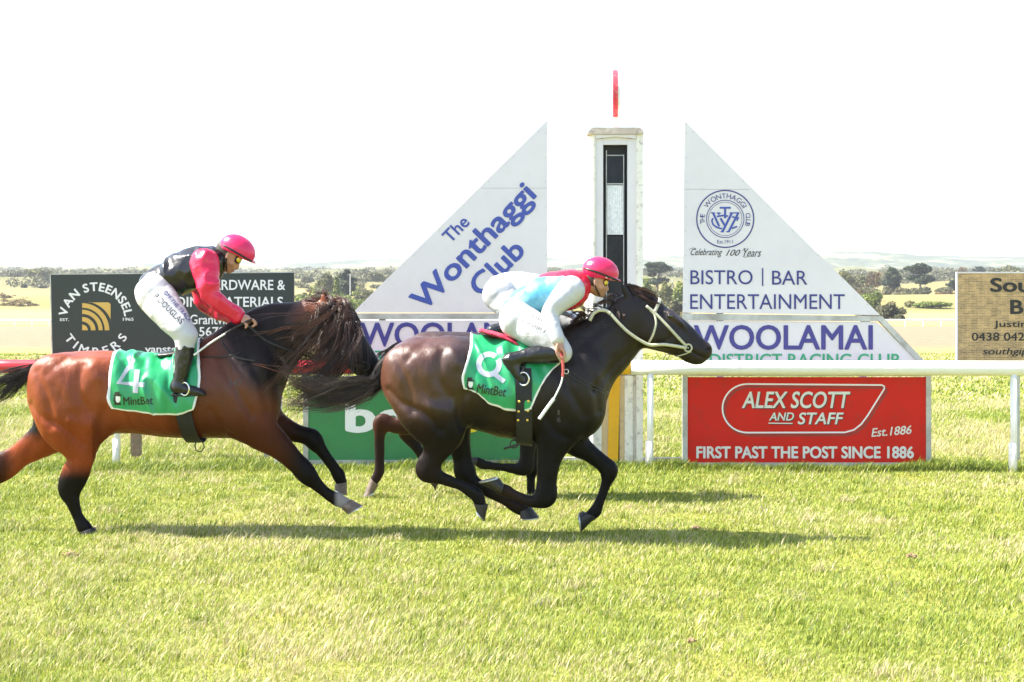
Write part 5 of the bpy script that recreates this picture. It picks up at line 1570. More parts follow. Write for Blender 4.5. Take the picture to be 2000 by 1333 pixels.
def girth_band(bvh, D, cx, cy, wpx, tilt, name, mat, parent, a0=-180, a1=180, off=0.008, th=0.008, n=72):
    c = W(cx, cy, D); hw = wpx / F * D / 2
    O = []; I = []
    for i in range(n + 1):
        a = math.radians(a0 + (a1 - a0) * i / n)
        dr = Vector((0, -math.cos(a), -math.sin(a)))
        for s in (-1, 1):
            o = c + Vector((s * hw, 0, 0))
            h = bvh.ray_cast(o, dr, 0.42)
            p = h[0] if h[0] else o + dr * 0.36
            p = p.copy(); p.x += tilt * (c.z - p.z)
            O.append(p + dr * (off + th)); I.append(p + dr * off)
    N = len(O); vs = O + I; fs = []
    for i in range(n):
        a, b, c2, d = 2 * i, 2 * i + 1, 2 * i + 3, 2 * i + 2
        fs += [(a, d, c2, b), (a + N, b + N, c2 + N, d + N), (a, a + N, d + N, d), (b, c2, c2 + N, b + N)]
    return MB().add(vs, fs).build(name, mat, parent, smooth=False)

CLOTHM = vcol('cloth_nylon', rough=0.32, spec=0.6, var=0.05, scale=12, bump=0.25, bscale=22, stretch=(1, 1, 0.45))
def saddle_cloth(label, D, bvh, left, bottom, right, base, seed, fold=0.006):
    """Green numbered cloth: left edge / bottom edge / front edge are pixel polylines (top to bottom, left to right, bottom to top)."""
    root = thing('saddle_cloth', label, 'saddle cloth', tuple(W(base[0], base[1], D)))
    nu, nv = 90, 60
    yn = D - 0.27
    lft = catmull([(*p, 0) for p in left], 10); rgt = catmull([(*p, 0) for p in right[::-1]], 10); bot = catmull([(*p, 0) for p in bottom], 10)
    def at(P, t):
        s = t * (len(P) - 1); i = min(int(s), len(P) - 2); f = s - i; q = P[i] * (1 - f) + P[i + 1] * f
        return q[:2]
    def arc(P):
        d = np.r_[0, np.cumsum(np.linalg.norm(np.diff(P[:, :2], axis=0), axis=1))]; t = np.linspace(0, d[-1], 80)
        return np.stack([np.interp(t, d, P[:, 0]), np.interp(t, d, P[:, 1]), t * 0], 1)
    lft, rgt, bot = arc(lft), arc(rgt), arc(bot)
    V = np.zeros((nu, 2 * nv - 1, 3)); C = np.zeros((nu, 2 * nv - 1, 3))
    green = np.array([0.014, 0.29, 0.105]); white = np.array([0.75, 0.76, 0.74])
    r = np.random.default_rng(seed)
    TL, TR = lft[0, :2], rgt[0, :2]
    for i in range(nu):
        u = i / (nu - 1)
        top = TL * (1 - u) + TR * u; bo = at(bot, u)
        for j in range(nv):
            v = j / (nv - 1)
            # Coons blend of the outline
            L_ = at(lft, v); R_ = at(rgt, v); B0 = top; B1 = bo
            p = (1 - u) * L_ + u * R_ + (1 - v) * B0 + v * B1 - ((1 - u) * (1 - v) * TL + u * (1 - v) * TR + (1 - u) * v * bot[0, :2] + u * v * bot[-1, :2])
            yy = D + (yn - D) * math.sin(min(1, v * 1.6) * math.pi / 2)
            w3 = W(p[0], p[1], yy)
            if j == 0:
                h = bvh.ray_cast(Vector((w3.x, D, 3)), Vector((0, 0, -1)), 5); q = h[0].copy() if h[0] else w3; q.z += 0.012
            else:
                h = bvh.ray_cast(Vector((w3.x, D - 1.5, w3.z)), Vector((0, 1, 0)), 1.6)
                if h[0]: q = h[0] + h[1] * 0.012
                else:
                    h = bvh.ray_cast(Vector((w3.x, D - .02, 3)), Vector((0, 0, -1)), 5)
                    ztop = h[0].z if h[0] else w3.z
                    t = v / 0.12
                    q = Vector((w3.x, D - 0.10 * min(1, t), ztop + .012 - 0.01 * min(1, t)))
            V[i, nv - 1 - j] = q; V[i, nv - 1 + j] = (q[0], 2 * D - q[1], q[2])
            e = min(u, 1 - u) * 0.46; ev = (1 - v) * 0.42
            edge = min(e, ev) < 0.012
            C[i, nv - 1 - j] = C[i, nv - 1 + j] = white if edge else green
    # soften, then folds
    for _ in range(4):
        V[1:-1, 1:-1] = 0.2 * (V[1:-1, 1:-1] + V[:-2, 1:-1] + V[2:, 1:-1] + V[1:-1, :-2] + V[1:-1, 2:])
    G = np.gradient(V, axis=0); H = np.gradient(V, axis=1)
    N = np.cross(G, H); N /= np.linalg.norm(N, axis=2, keepdims=True) + 1e-9
    ctr = np.array([0, D, V[..., 2].mean() - .2]); sg = np.sign(((V - ctr) * N * [0, 1, 1]).sum(2, keepdims=True)); N *= sg
    q = V.reshape(-1, 3)
    w1 = 1 - np.abs(vnoise(q[:, 0] * 7 + q[:, 2] * 3.0 + seed, q[:, 1] * 3, q[:, 2] * 2.2)); w2 = fbm(q * [1.4, 1, .7], 9, 2)
    w3 = np.sin(6.283 * (q[:, 0] * 7.5 + q[:, 2] * 2.5 + 0.55 * vnoise(q[:, 0] * 4 + seed, q[:, 1] * 2, q[:, 2] * 4))) * (0.5 + 0.5 * vnoise(q[:, 0] * 5, q[:, 1], q[:, 2] * 5 + seed))
    ww = (fold * 1.4 * (w1 ** 4) + fold * 0.5 * w2 + fold * 0.8 * w3).reshape(nu, -1, 1)
    V = V + N * (ww + 0.003)
    Vf = V.reshape(-1, 3); m = 2 * nv - 1
    i = (np.arange(nu - 1)[:, None] * m + np.arange(m - 1)[None]).ravel()
    Fc = np.stack([i, i + 1, i + m + 1, i + m], 1)
    me = to_mesh('cloth', Vf, Fc, CLOTHM, C.reshape(-1, 3), smooth=True)
    o = obj('cloth', me, root)
    sol = o.modifiers.new('thick', 'SOLIDIFY'); sol.thickness = 0.004; sol.offset = -1
    return root, o, BVHTree.FromPolygons([tuple(v) for v in Vf], [tuple(int(k) for k in f) for f in Fc])

def fine(shape, mx=3.0):
    """Cut big lettering faces smaller so that they can follow a curved cloth."""
    p, f = shape
    bm = bmesh.new(); vs = [bm.verts.new((a, b, 0)) for a, b in p]
    for ff in f:
        try: bm.faces.new([vs[i] for i in ff])
        except ValueError: pass
    bmesh.ops.triangulate(bm, faces=bm.faces[:])
    for _ in range(4):
        es = [e for e in bm.edges if e.calc_length() > mx]
        if not es: break
        bmesh.ops.subdivide_edges(bm, edges=es, cuts=1); bmesh.ops.triangulate(bm, faces=bm.faces[:])
    bm.verts.index_update()
    r = (np.array([(v.co.x, v.co.y) for v in bm.verts]), [tuple(v.index for v in ff.verts) for ff in bm.faces]); bm.free()
    return r

def cloth_marks(ob, bvh, D, word, num, badge):
    decal_on('lettering', fine(word), bvh, D - .25, BLACKL, ob, off=0.006)
    if num is not None: decal_on('number', fine(num), bvh, D - .25, NUMG, ob, off=0.006)
    cx, cy, s = badge       # small badge: a dark hatted head in outline
    hat = join2d(poly2d([(cx - 9 * s, cy - 6 * s), (cx - 6 * s, cy - 9 * s), (cx - 5 * s, cy - 14 * s), (cx + 4 * s, cy - 14 * s), (cx + 5 * s, cy - 9 * s), (cx + 9 * s, cy - 7 * s), (cx + 9 * s, cy - 5 * s)]),
                 poly2d([(cx - 7 * s, cy - 4.6 * s), (cx - 3 * s, cy - 4.6 * s), (cx - 4 * s, cy + 3 * s), (cx - 1 * s, cy + 9 * s), (cx - 5 * s, cy + 11 * s), (cx - 8 * s, cy + 4 * s)]),
                 poly2d([(cx - 4 * s, cy + 9 * s), (cx + 6 * s, cy + 8 * s), (cx + 9 * s, cy + 13 * s), (cx - 8 * s, cy + 13 * s)]))
    face = poly2d([(cx - 3 * s, cy - 4.4 * s), (cx + 6 * s, cy - 4.4 * s), (cx + 6.5 * s, cy + 3 * s), (cx + 3 * s, cy + 8.5 * s), (cx - 1 * s, cy + 8 * s), (cx - 4 * s, cy + 3 * s)])
    decal_on('badge', fine(hat), bvh, D - .25, BLACKL, ob, off=0.0075)
    decal_on('badge', fine(face), bvh, D - .25, WHITEL, ob, off=0.006)
NUMG = simple('number_grey', (0.42, 0.43, 0.50), 0.45, var=0.04)

sc_a, cl_a, cb_a = saddle_cloth('green saddle cloth with a grey number on the lead dark horse', DA, bvh_a,
    [(917, 657), (917, 680), (907, 712), (902, 738), (906, 757)], [(906, 757), (931, 767), (958, 788), (1007, 802), (1036, 797)], [(1036, 797), (1048, 770), (1062, 745), (1081, 722), (1096, 706), (1085, 660)], (980, 800), 3, 0.011)
cloth_marks(cl_a, cb_a, DA, line_text('MintBet', 930, 768, 987, 776, 19, bold=0.02, shear=0.1), join2d(ring2d(955, 712, 14.5, 25, 40, 60, 400), stroke2d([(966, 731), (985, 746)], 9)), (918, 750, .9))
sc_b, cl_b, cb_b = saddle_cloth('green saddle cloth with a pale number on the bay horse', DB, bvh_b,
    [(231, 690), (217, 730), (212, 775), (220, 797)], [(220, 797), (288, 807), (345, 808), (378, 797)], [(378, 797), (389, 760), (392, 712), (397, 664)], (300, 806), 9, 0.020)
cloth_marks(cl_b, cb_b, DB, line_text('MintBet', 241, 792, 299, 790.5, 16, bold=0.02), join2d(stroke2d([(262, 700), (232, 748), (282, 752)], 10), stroke2d([(268, 722), (264, 768)], 10)), (229, 779, 0.95))

def saddle(label, D, bvh, pad, roll, girth, studs, stir, base, rollmat):
    root = thing('racing_saddle', label, 'saddle', tuple(W(base[0], base[1], D)))
    f = Field(D, 0.009).limb(pad, k=.03); V, Fc, _ = f.mesh(); obj('seat', to_mesh('seat', V, Fc, LEATHER, smooth=True), root)
    if roll:
        f = Field(D, 0.007).limb(roll, k=.02); V, Fc, _ = f.mesh(); V = V + vnormals(V, Fc) * (0.004 * fbm(V, 22, 2))[:, None]
        obj('saddle_pad', to_mesh('saddle_pad', V, Fc, rollmat, smooth=True), root)
    cx, cy, wpx, tilt, aa0 = girth
    g = girth_band(bvh, D, cx, cy, wpx, tilt, 'girth', ELASTIC, root, a0=aa0, a1=180 - aa0, off=0.027)
    m = MB()
    for px, py in studs:
        p = on_surface(bvh, px, py, D, 0.040)
        if p is None: continue
        bm = bmesh.new(); bmesh.ops.create_uvsphere(bm, u_segments=10, v_segments=6, radius=0.010)
        vs = [(v.co.x + p.x, v.co.y * .5 + p.y, v.co.z + p.z) for v in bm.verts]; bm.verts.index_update()
        m.add(vs, [tuple(v.index for v in ff.verts) for ff in bm.faces]); bm.free()
    if studs: m.build('stud', BRASS, g, smooth=True)
    for sgn in (-1, 1):
        (ax, ay), (bx_, by_), dy = stir
        a = W(ax, ay, D - .20); a.y = D + sgn * .19; b = W(bx_, by_, D - abs(dy)); b.y = D + sgn * abs(dy)
        MB().tube([a, b], 0.011, 8).build('stirrup_leather', LEATHER, root, smooth=True)
        m = MB(); ring(m, b + Vector((0.01, 0, -.045)), 0.046, 0.0065, ax=Vector((.5, 1, 0)).normalized(), n=24, sx=.9)
        m.build('stirrup', STEEL, root, smooth=True)
    return root
REDROLL = simple('pad_red', (0.55, 0.03, 0.07), 0.55, var=0.1, scale=30)
BLKROLL = simple('pad_black', (0.03, 0.03, 0.03), 0.6)
sad_a = saddle('small black racing saddle with red pad on the lead dark horse', DA, bvh_a,
    [(1000, 667, 0, 8, .15), (1030, 668, 0, 12, .17), (1060, 664, 0, 13, .16), (1085, 652, 0, 10, .09)],
    [(939, 646, 0, 4.5, .17), (955, 651, 0, 5, .17), (980, 658, 0, 5.5, .17), (1002, 667, 0, 6, .18), (1012, 674, 0, 5, .19)],
    (1022, 758, 31, 0.02, -28), [(1014, 785), (1032, 784), (1013, 804), (1031, 803), (1012, 821), (1030, 821)], ((1030, 690), (1020, 728), .33), (1030, 690), REDROLL)
m = MB()
for dx in (0, 1):
    pass
buck = MB(); p = W(1015, 853, DA - .10)
buck.box(p.x - .05, p.x + .05, p.y - .012, p.y + .004, p.z - .028, p.z + .028)
buck.build('buckle', simple('buckle_dark', (0.03, 0.03, 0.03), 0.3, metal=.5), sad_a, bevel=0.004)
lo = MB(); q = W(1004, 868, DA - .10); ring(lo, q, 0.028, .005, n=18); lo.tube([W(1015, 858, DA - .1), W(1014, 868, DA - .1), W(984, 877, DA - .1)], .009, 8); lo.build('loose_strap', LEATHER, sad_a, smooth=True)
sad_b = saddle('small black racing saddle on the bay horse', DB, bvh_b,
    [(318, 694, 0, 7, .14), (345, 692, 0, 10, .16), (375, 686, 0, 11, .15), (395, 672, 0, 9, .09)], None,
    (374, 780, 29, 0.13, -20), [], ((352, 705), (358, 748), .33), (350, 700), BLKROLL)
lo = MB(); a = W(386, 858, DB - .12); lo.tube([a + Vector((.0, 0, 0)), a + Vector((-.02, 0, -.04)), a + Vector((-.012, 0, -.085)), a + Vector((.025, 0, -.095)), a + Vector((.05, 0, -.06)), a + Vector((.03, 0, -.01)), a], .0045, 8); lo.build('loose_strap', LEATHER, sad_b, smooth=True)

# bridle, reins and breastplate of the lead horse
br = thing('bridle', 'cream coloured bridle with rubber reins on the lead dark horse', 'bridle', tuple(W(1270, 640, DA)))
m = MB(); strap(m, bvh_a, DA, [(1262, 598), (1280, 612), (1303, 636), (1322, 657), (1341, 677)], .0105, True); m.build('cheekpiece', STRAP, br, smooth=True)
m = MB(); strap(m, bvh_a, DA, [(1289, 582), (1288, 590), (1281, 604), (1279, 609)], .0125, True); m.build('browband', STRAP, br, smooth=True)
m = MB(); strap(m, bvh_a, DA, [(1270, 606), (1279, 615), (1282, 632), (1276, 654), (1266, 672)], .0085, True); m.build('throatlash', STRAP, br, smooth=True)
m = MB(); strap(m, bvh_a, DA, [(1350, 687), (1338, 692), (1320, 697)], .0045, True); m.build('chin_strap', STRAP, br, smooth=True)
m = MB(); c = on_surface(bvh_a, 1344, 680, DA, .012) or W(1344, 680, DA - .06)
ring(m, c, .026, .006); ring(m, Vector((c.x, 2 * DA - c.y, c.z)), .026, .006); m.tube([c, Vector((c.x, 2 * DA - c.y, c.z))], .006, 8); m.build('bit_ring', STRAP, br, smooth=True)
m = MB()
strap(m, bvh_a, DA, [(1340, 680, -.075), (1318, 676, -.10), (1296, 673, -.115), (1268, 675, -.12), (1246, 663, -.13), (1225, 648, -.14), (1208, 631, -.14), (1193, 614, -.13)], .0115, True)
m.build('rein', STRAP, br, smooth=True)
m = MB()
strap(m, bvh_a, DA, [(1193, 614, -.13), (1184, 607, -.12), (1170, 606, -.12), (1158, 613, -.12), (1152, 627, -.12)], .013, True)
m.build('rein', STRAP, br, smooth=True)
m = MB(); strap(m, bvh_a, DA, [(1315, 693, -.05), (1302, 692, -.05), (1296, 700, -.05), (1298, 707, -.05), (1306, 700, -.05), (1308, 690, -.05)], .0025); m.build('loose_string', LEATHER, br, smooth=True)
bp = thing('breastplate', 'black double strap breastplate across the lead dark horse shoulder', 'breastplate', tuple(W(1150, 750, DA - .2)))
m = MB(); strap(m, bvh_a, DA, [(1104, 727), (1128, 745), (1160, 761), (1188, 771)], .006, True); strap(m, bvh_a, DA, [(1110, 722), (1132, 738), (1162, 755), (1189, 767)], .005, True); m.build('strap', LEATHER, bp, smooth=True)
m = MB(); c = on_surface(bvh_a, 1106, 726, DA, .012); ring(m, c, .016, .004); m.build('ring', STEEL, bp, smooth=True)
# bay: dark bridle under the hair
br2 = thing('bridle', 'dark leather bridle and reins on the bay horse, half hidden under its mane', 'bridle', tuple(W(670, 660, DB)))
m = MB(); strap(m, bvh_b, DB, [(648, 612), (668, 645), (694, 680), (712, 712)], .008, True); m.build('cheekpiece', LEATHER, br2, smooth=True)
m = MB(); c = on_surface(bvh_b, 714, 716, DB, .012) or W(714, 716, DB - .06); ring(m, c, .03, .005); ring(m, Vector((c.x, 2 * DB - c.y, c.z)), .03, .005); m.build('bit_ring', LEATHER, br2, smooth=True)
m = MB(); strap(m, bvh_b, DB, [(712, 716, -.075), (640, 706, -.14), (580, 690, -.17), (520, 668, -.19), (490, 640, -.19), (478, 632, -.17)], .008, True); m.build('rein', LEATHER, br2, smooth=True)
m = MB(); strap(m, bvh_b, DB, [(430, 660), (440, 680), (460, 700), (500, 706)], .006); strap(m, bvh_b, DB, [(395, 697), (430, 699), (470, 690)], .006); m.build('neck_strap', LEATHER, br2, smooth=True)

# pale freeze brands on both shoulders
PALE = simple('brand_pale', (0.055, 0.045, 0.042), 0.6)
decal_on('brand', fine(join2d(fit_text('1', 1089, 801, 1093, 811), fit_text('6', 1088, 815, 1095, 825))), bvh_a, DA, PALE, horse_a, off=0.003)
decal_on('brand', fine(join2d(fit_text('347', 446, 742, 473, 755), fit_text('7', 459, 764, 466, 777))), bvh_b, DB, PALE, horse_b, off=0.003)

# ------------------------------------------------------------------ riders
SKIN = vcol('skin', rough=0.5, spec=0.35, var=0.08, scale=25)
SATIN = vcol('silks_satin', rough=0.26, spec=0.5, var=0.04, scale=20, bump=0.25, bscale=30)
BREECH = vcol('breeches', rough=0.55, spec=0.35, var=0.03, scale=20, bump=0.2, bscale=40)
BOOT = simple('boot_leather', (0.012, 0.012, 0.013), 0.28, 0.55, var=0.3, scale=20, bump=0.35, bscale=28)
CAP = vcol('cap_satin', rough=0.28, spec=0.5, var=0.06, scale=15, bump=0.4, bscale=26)
LENS = simple('goggle_lens', (0.72, 0.52, 0.02), 0.08, 0.7, var=0.02, coat=1)
GOGF = simple('goggle_frame', (0.012, 0.012, 0.012), 0.4)

def clothes(fld, name, mat, parent, colf, wr=0.004, fr=16, ridge=0.004, rdir=(1, 1, 1), smooth=2, seed=0):
    V, Fc, vid = fld.mesh(smooth=smooth)
    N = vnormals(V, Fc)
    q = V * np.array(rdir) + seed
    d = wr * fbm(q, fr, 3) + ridge * (1 - np.abs(vnoise(q[:, 0] * fr * .9, q[:, 1] * fr * .9, q[:, 2] * fr * .9)) * 2)
    V = V + N * d[:, None]
    px = V[:, 0] / V[:, 1] * F + 1000; py = HZ - (V[:, 2] - CAMH) / V[:, 1] * F
    C = colf(px, py, V, vid) if callable(colf) else np.tile(np.array([colf]), (len(V), 1))
    o = obj(name, to_mesh(name, V, Fc, mat, C, smooth=True), parent)
    return o, BVHTree.FromPolygons([tuple(v) for v in V], [tuple(int(k) for k in f) for f in Fc])

def jockey(label, D, P, base, shirt_col, cap_col, h=0.005, hc=0.007):
    """Pose P: torso, neck, arms, legs, shins, feet, hands as limb lists; ear = head anchor; ang = head tilt; hs = head size."""
    root = thing('person', label, 'person', tuple(W(base[0], base[1], D)))
    ex, ey = P['ear']; an = math.radians(P['ang']); hs = P['hs']
    ca, sa = math.cos(an), math.sin(an)
    def hp(x, y): return (ex + hs * (x * ca - y * sa), ey + hs * (x * sa + y * ca))
    A = P['ang']
    f = Field(D, h)
    thin = lambda pts, g: [(p[0], p[1], p[2], max(4, p[3] - g), (p[4] - g / 270.0) if len(p) > 4 and p[4] else None) for p in pts]
    f.limb(thin(P['torso'], 5), k=.03); f.limb(P['neck'], k=.03)
    for k in ('arm_n', 'arm_f'): f.limb(thin(P[k], 3.5), k=.02)
    for k in ('leg_n', 'leg_f'): f.limb(thin(P[k], 4), k=.03)
    for k in ('shin_n', 'shin_f', 'foot_n', 'foot_f'): f.limb(thin(P[k], 3), k=.02)
    for pts in P['hands']: f.limb([(q[0], q[1], q[2], q[3], None if len(q) < 5 else q[4]) for q in pts], k=.005 if pts[0][3] < 5 else .012, col=2, sub=5)
    R = 270.0 / (F / D)
    f.ell(*hp(0, -8), 0, 25 * hs, 26 * hs, .076, A, k=.02, col=1)
    f.ell(*hp(6, 6), 0, 16 * hs, 20 * hs, .064, A - 12, k=.02, col=1)
    f.limb([(*hp(-2, 12), 0, 11 * hs, .055), (*hp(9, 21), 0, 6.5 * hs, .034), (*hp(12, 23), 0, 5.5 * hs, .026)], k=.012, col=1)      # jaw and chin
    f.limb([(*hp(18, 1), 0, 3.2 * hs, .011), (*hp(23, 11), 0, 3.0 * hs, .012), (*hp(22, 14), 0, 3.0 * hs, .015)], k=.009, col=1)       # nose
    f.ell(*hp(18, 18.5), 0, 3.0 * hs, 1.5 * hs, .022, A + 15, k=.004, col=3)
    f.ell(*hp(17.5, 21), 0, 3.0 * hs, 1.7 * hs, .02, A + 15, k=.004, col=3)
    f.ell(*hp(11, 9), -.045, 6 * hs, 5 * hs, .022, A, k=.012, col=1); f.ell(*hp(11, 9), .045, 6 * hs, 5 * hs, .022, A, k=.012, col=1)      # cheeks
    for s in (-1, 1):
        f.ell(*hp(0, 0), s * .074, 3.6 * hs, 6.5 * hs, .010, A - 15, k=.004, col=1); f.ell(*hp(1, 5), s * .072, 2.4 * hs, 2.6 * hs, .009, A, k=.004, col=1)
        f.ell(*hp(0.6, -.5), s * .085, 1.7 * hs, 3.6 * hs, .006, A - 15, k=.003, op='s')
    V, Fc, vid = f.mesh(smooth=2)
    px = V[:, 0] / V[:, 1] * F + 1000; py = HZ - (V[:, 2] - CAMH) / V[:, 1] * F
    C = np.tile(np.array([[0.48, 0.25, 0.16]]), (len(V), 1))
    C[vid == 2] = (0.48, 0.25, 0.17); C[vid == 3] = (0.38, 0.15, 0.12)
    t = fbm(V, 40, 2)[:, None]; C = C * (1 + .1 * t)
    hx = ((px - ex) * ca + (py - ey) * sa) / hs; hy = (-(px - ex) * sa + (py - ey) * ca) / hs
    hairm = (vid == 1) & (hx < -3) & (hy < 6); C[hairm] = (0.045, 0.03, 0.02)
    stub = (vid == 1) & (hy > 12) & (hx > -4) & (hx < 17); C[stub] *= 0.86
    obj('body', to_mesh('body', V, Fc, SKIN, C, smooth=True), root)
    # silks
    s = Field(D, hc)
    s.limb(P['torso'], k=.03, col=0, grow=.006)
    s.limb([(*P['neck'][0][:3], P['neck'][0][3] + 3, .085)] * 2 if False else [P['neck'][0][:3] + (P['neck'][0][3] + 2, .085), tuple(0.6 * a + 0.4 * b for a, b in zip(P['neck'][0][:3], P['neck'][1][:3])) + (P['neck'][0][3] + 0.5, .078)], k=.02, col=2)
    for k in ('arm_n', 'arm_f'): s.limb(P[k], k=.012, col=1, grow=.004)
    o, bv = clothes(s, 'shirt', SATIN, root, shirt_col, wr=.005, fr=P.get('wfr', 9), ridge=P.get('wrd', .009), rdir=P.get('wdir', (1, .6, .6)), seed=P['seed'])
    # breeches
    b = Field(D, hc)
    b.limb([tuple(P['torso'][0][:3]) + (P['torso'][0][3] - 7, .125), tuple(0.85 * np.array(P['torso'][0]) + .15 * np.array(P['torso'][1]))[:3] + (P['torso'][0][3] - 8, .125)], k=.03, grow=.002)
    b.limb(P['leg_n'], k=.035, grow=.004); b.limb(P['leg_f'], k=.035, grow=.004)
    for k in ('shin_n', 'shin_f'): b.limb(P[k][:P['cut']], k=.02, grow=.004)
    ob, bvb = clothes(b, 'breeches', BREECH, root, (0.50, 0.50, 0.51), wr=.004, fr=8, ridge=.005, rdir=(1, .5, 1), seed=P['seed'] + 3)
    for k, kk in (('shin_n', 'foot_n'), ('shin_f', 'foot_f')):
        q = Field(D, .006)
        q.limb(P[k][P['cut'] - 1:], k=.02, grow=.009); q.limb(P[kk], k=.025, grow=.006)
        if 'sole' in P and kk == 'foot_n': q.limb(P['sole'], k=.004)
        clothes(q, 'boot', BOOT, root, (0, 0, 0), wr=.002, fr=20, ridge=.0025, seed=P['seed'] + 7)
    # helmet in a satin cap
    c = Field(D, .005)
    cx, cy, rx, rz, a = P['cap']
    c.ell(cx, cy, 0, rx, rz, .108, a, k=.01)
    (l0, l1), (r0, r1) = P['brim']
    c.cut(l0, l1, -(r1 - l1), -(r0 - l0))
    c.limb([(*P['peak'][0], 0, 2.6, .085), (*P['peak'][1], 0, 2.2, .07), (*P['peak'][2], 0, 1.3, .045)], k=.012)
    V, Fc, vid = c.mesh(smooth=3)
    C = np.tile(np.array([cap_col]), (len(V), 1))
    oc = obj('helmet', to_mesh('helmet', V, Fc, CAP, C, smooth=True), root)
    bc = BVHTree.FromPolygons([tuple(v) for v in V], [tuple(int(k) for k in ff) for ff in Fc])
    m = MB(); strap(m, bc, D, P['band'], .0075, True); m.build('goggle_strap', GOGF, oc, smooth=True)
    m = MB(); p0 = P['tag']; qd = [on_surface(bc, *p, D, .004) for p in p0]
    if all(qd): m.add(qd, [(0, 1, 2, 3)]); m.build('badge', WHITEL, oc)
    # goggles and chin strap
    g = Field(D, .004)
    gx, gy = hp(19, -1)
    for s_ in (-1, 1): g.ell(gx, gy, s_ * .036, 6.5 * hs, 7.5 * hs, .034, A, k=.012)
    V, Fc, _ = g.mesh(smooth=2); og = obj('goggles', to_mesh('goggles', V, Fc, GOGF, smooth=True), root)
    for s_ in (-1, 1):
        g = Field(D, .003).ell(gx + 1.2 * hs, gy + .3, s_ * .052, 4.6 * hs, 5.4 * hs, .024, A, k=.004)
        V, Fc, _ = g.mesh(smooth=1); obj('lens', to_mesh('lens', V, Fc, LENS, smooth=True), og)
    m = MB(); a0 = hp(-1, 4); a1 = hp(2, 13); a2 = hp(7, 22); a3 = hp(10, 27)
    for s_ in (-1, 1):
        pts = [W(*a0, D + s_ * .083), W(*a1, D + s_ * .073), W(*a2, D + s_ * .045), W(*a3, D)]
        m.tube([Vector(p) for p in catmull([tuple(p) for p in pts], 4)], .0055, 6)
    m.build('chin_strap', GOGF, root, smooth=True)
    return root, o, bv, ob, bvb

def mirror_limb(pts): return [(p[0], p[1], -p[2], *p[3:]) for p in pts]

WHITEC = np.array([0.50, 0.50, 0.51])
def shirt_a(px, py, V, vid):
    n = len(px); t = fbm(V, 14, 3)
    blue = np.array([0.085, 0.30, 0.42]); pale = np.array([0.24, 0.50, 0.58]); red = np.array([0.66, 0.02, 0.05])
    k = np.clip(0.35 + 0.9 * t, 0, 1) * (1 - smooth01(580, 615, py))
    C = mixcol(blue, pale, k)
    C = np.where((vid == 1)[:, None], WHITEC, C)
    rd = (vid != 1) & ((px > 1101 + (py - 532) * 0.30) | (py < 541 - 0.04 * (px - 1060)) | ((px - 1085) * 0.75 + (py - 628) * .66 > -3.5))
    C = np.where((rd & (px > 1050))[:, None], red, C)
    return C
def shirt_b(px, py, V, vid):
    C = np.tile(np.array([[0.013, 0.012, 0.013]]), (len(px), 1))
    return np.where((vid == 1)[:, None], np.array([0.66, 0.014, 0.062]), C)
def shirt_c(px, py, V, vid):
    t = fbm(V, 20, 2)
    return mixcol(np.array([0.78, 0.78, 0.82]), np.array([0.35, 0.30, 0.62]), smooth01(0.15, 0.35, t) * (px > 1100))

leg_a = [(1012, 625, -.11, 36, .13), (1050, 648, -.20, 31, .11), (1085, 674, -.26, 23, .08), (1098, 688, -.275, 18.5, .07)]
shin_a = [(1098, 689, -.275, 17.5, .066), (1084, 691, -.28, 16.5, .062), (1050, 693, -.285, 15.5, .056), (1020, 698, -.285, 12, .045), (1004, 702, -.285, 11.5, .042)]
foot_a = [(995, 704, -.285, 13, .045), (1008, 726, -.285, 10, .04), (1019, 742, -.285, 7.5, .035)]
arm_a = [(1117, 566, -.19, 25, .085), (1092, 590, -.25, 20, .07), (1077, 612, -.27, 17, .062), (1079, 636, -.32, 14.5, .055), (1088, 661, -.355, 12, .043)]
def fist(k, dy, flip=1):
    return [[(k[0][0], k[0][1], dy, 8, .028), (k[1][0], k[1][1], dy, 8.5, .036)]]
hands_a = [[(1088, 664, -.30, 8.5, .028), (1093, 679, -.30, 9, .036)]] + \
    [[(1096, 682, -.333 + .022 * i, 2.9), (1103 - abs(i - 1.2), 688 + i * .4, -.333 + .022 * i, 2.7), (1102 - i * .6, 697 + (1, 2, 1, -1)[i], -.333 + .021 * i, 2.5), (1095, 699 + (0, 1, 0, -2)[i], -.333 + .02 * i, 2.2)] for i in range(4)] + \
    [[(1089, 674, -.336, 3.2), (1087, 686, -.345, 2.9), (1091, 697, -.342, 2.5)]]
hands_a = [[(q[0], q[1], q[2] - .062, *q[3:]) for q in pts] for pts in hands_a]
hands_a += [[(q[0] + 34, q[1] - 28, -q[2] - .15, *q[3:]) for q in pts] for pts in hands_a]
arm_af = [(1117, 566, .19, 25, .085), (1092, 592, .25, 20, .07), (1086, 612, .26, 17, .062), (1104, 626, .24, 15, .055), (1121, 636, .21, 12.5, .045)]
Pa = dict(torso=[(1014, 604, 0, 30, .145), (1036, 590, 0, 34, .15), (1075, 575, 0, 39, .165), (1110, 567, 0, 37, .18), (1128, 561, 0, 27, .14)],
          neck=[(1134, 557, 0, 19, .07), (1154, 553, 0, 16, .058)], arm_n=arm_a, arm_f=arm_af, leg_n=leg_a, leg_f=mirror_limb(leg_a), shin_n=shin_a, shin_f=mirror_limb(shin_a),
          foot_n=foot_a, foot_f=mirror_limb(foot_a), hands=hands_a, ear=(1163, 553), ang=0, hs=1.0, cut=2, seed=1.0,
          cap=(1173, 530, 36, 27.5, 17), brim=((1137, 541), (1208, 549)), peak=[(1186, 544), (1200, 546), (1212, 549)],
          band=[(1141, 524), (1160, 530), (1184, 539), (1206, 548)], tag=[(1183, 540), (1194, 542), (1194, 546), (1183, 544)])
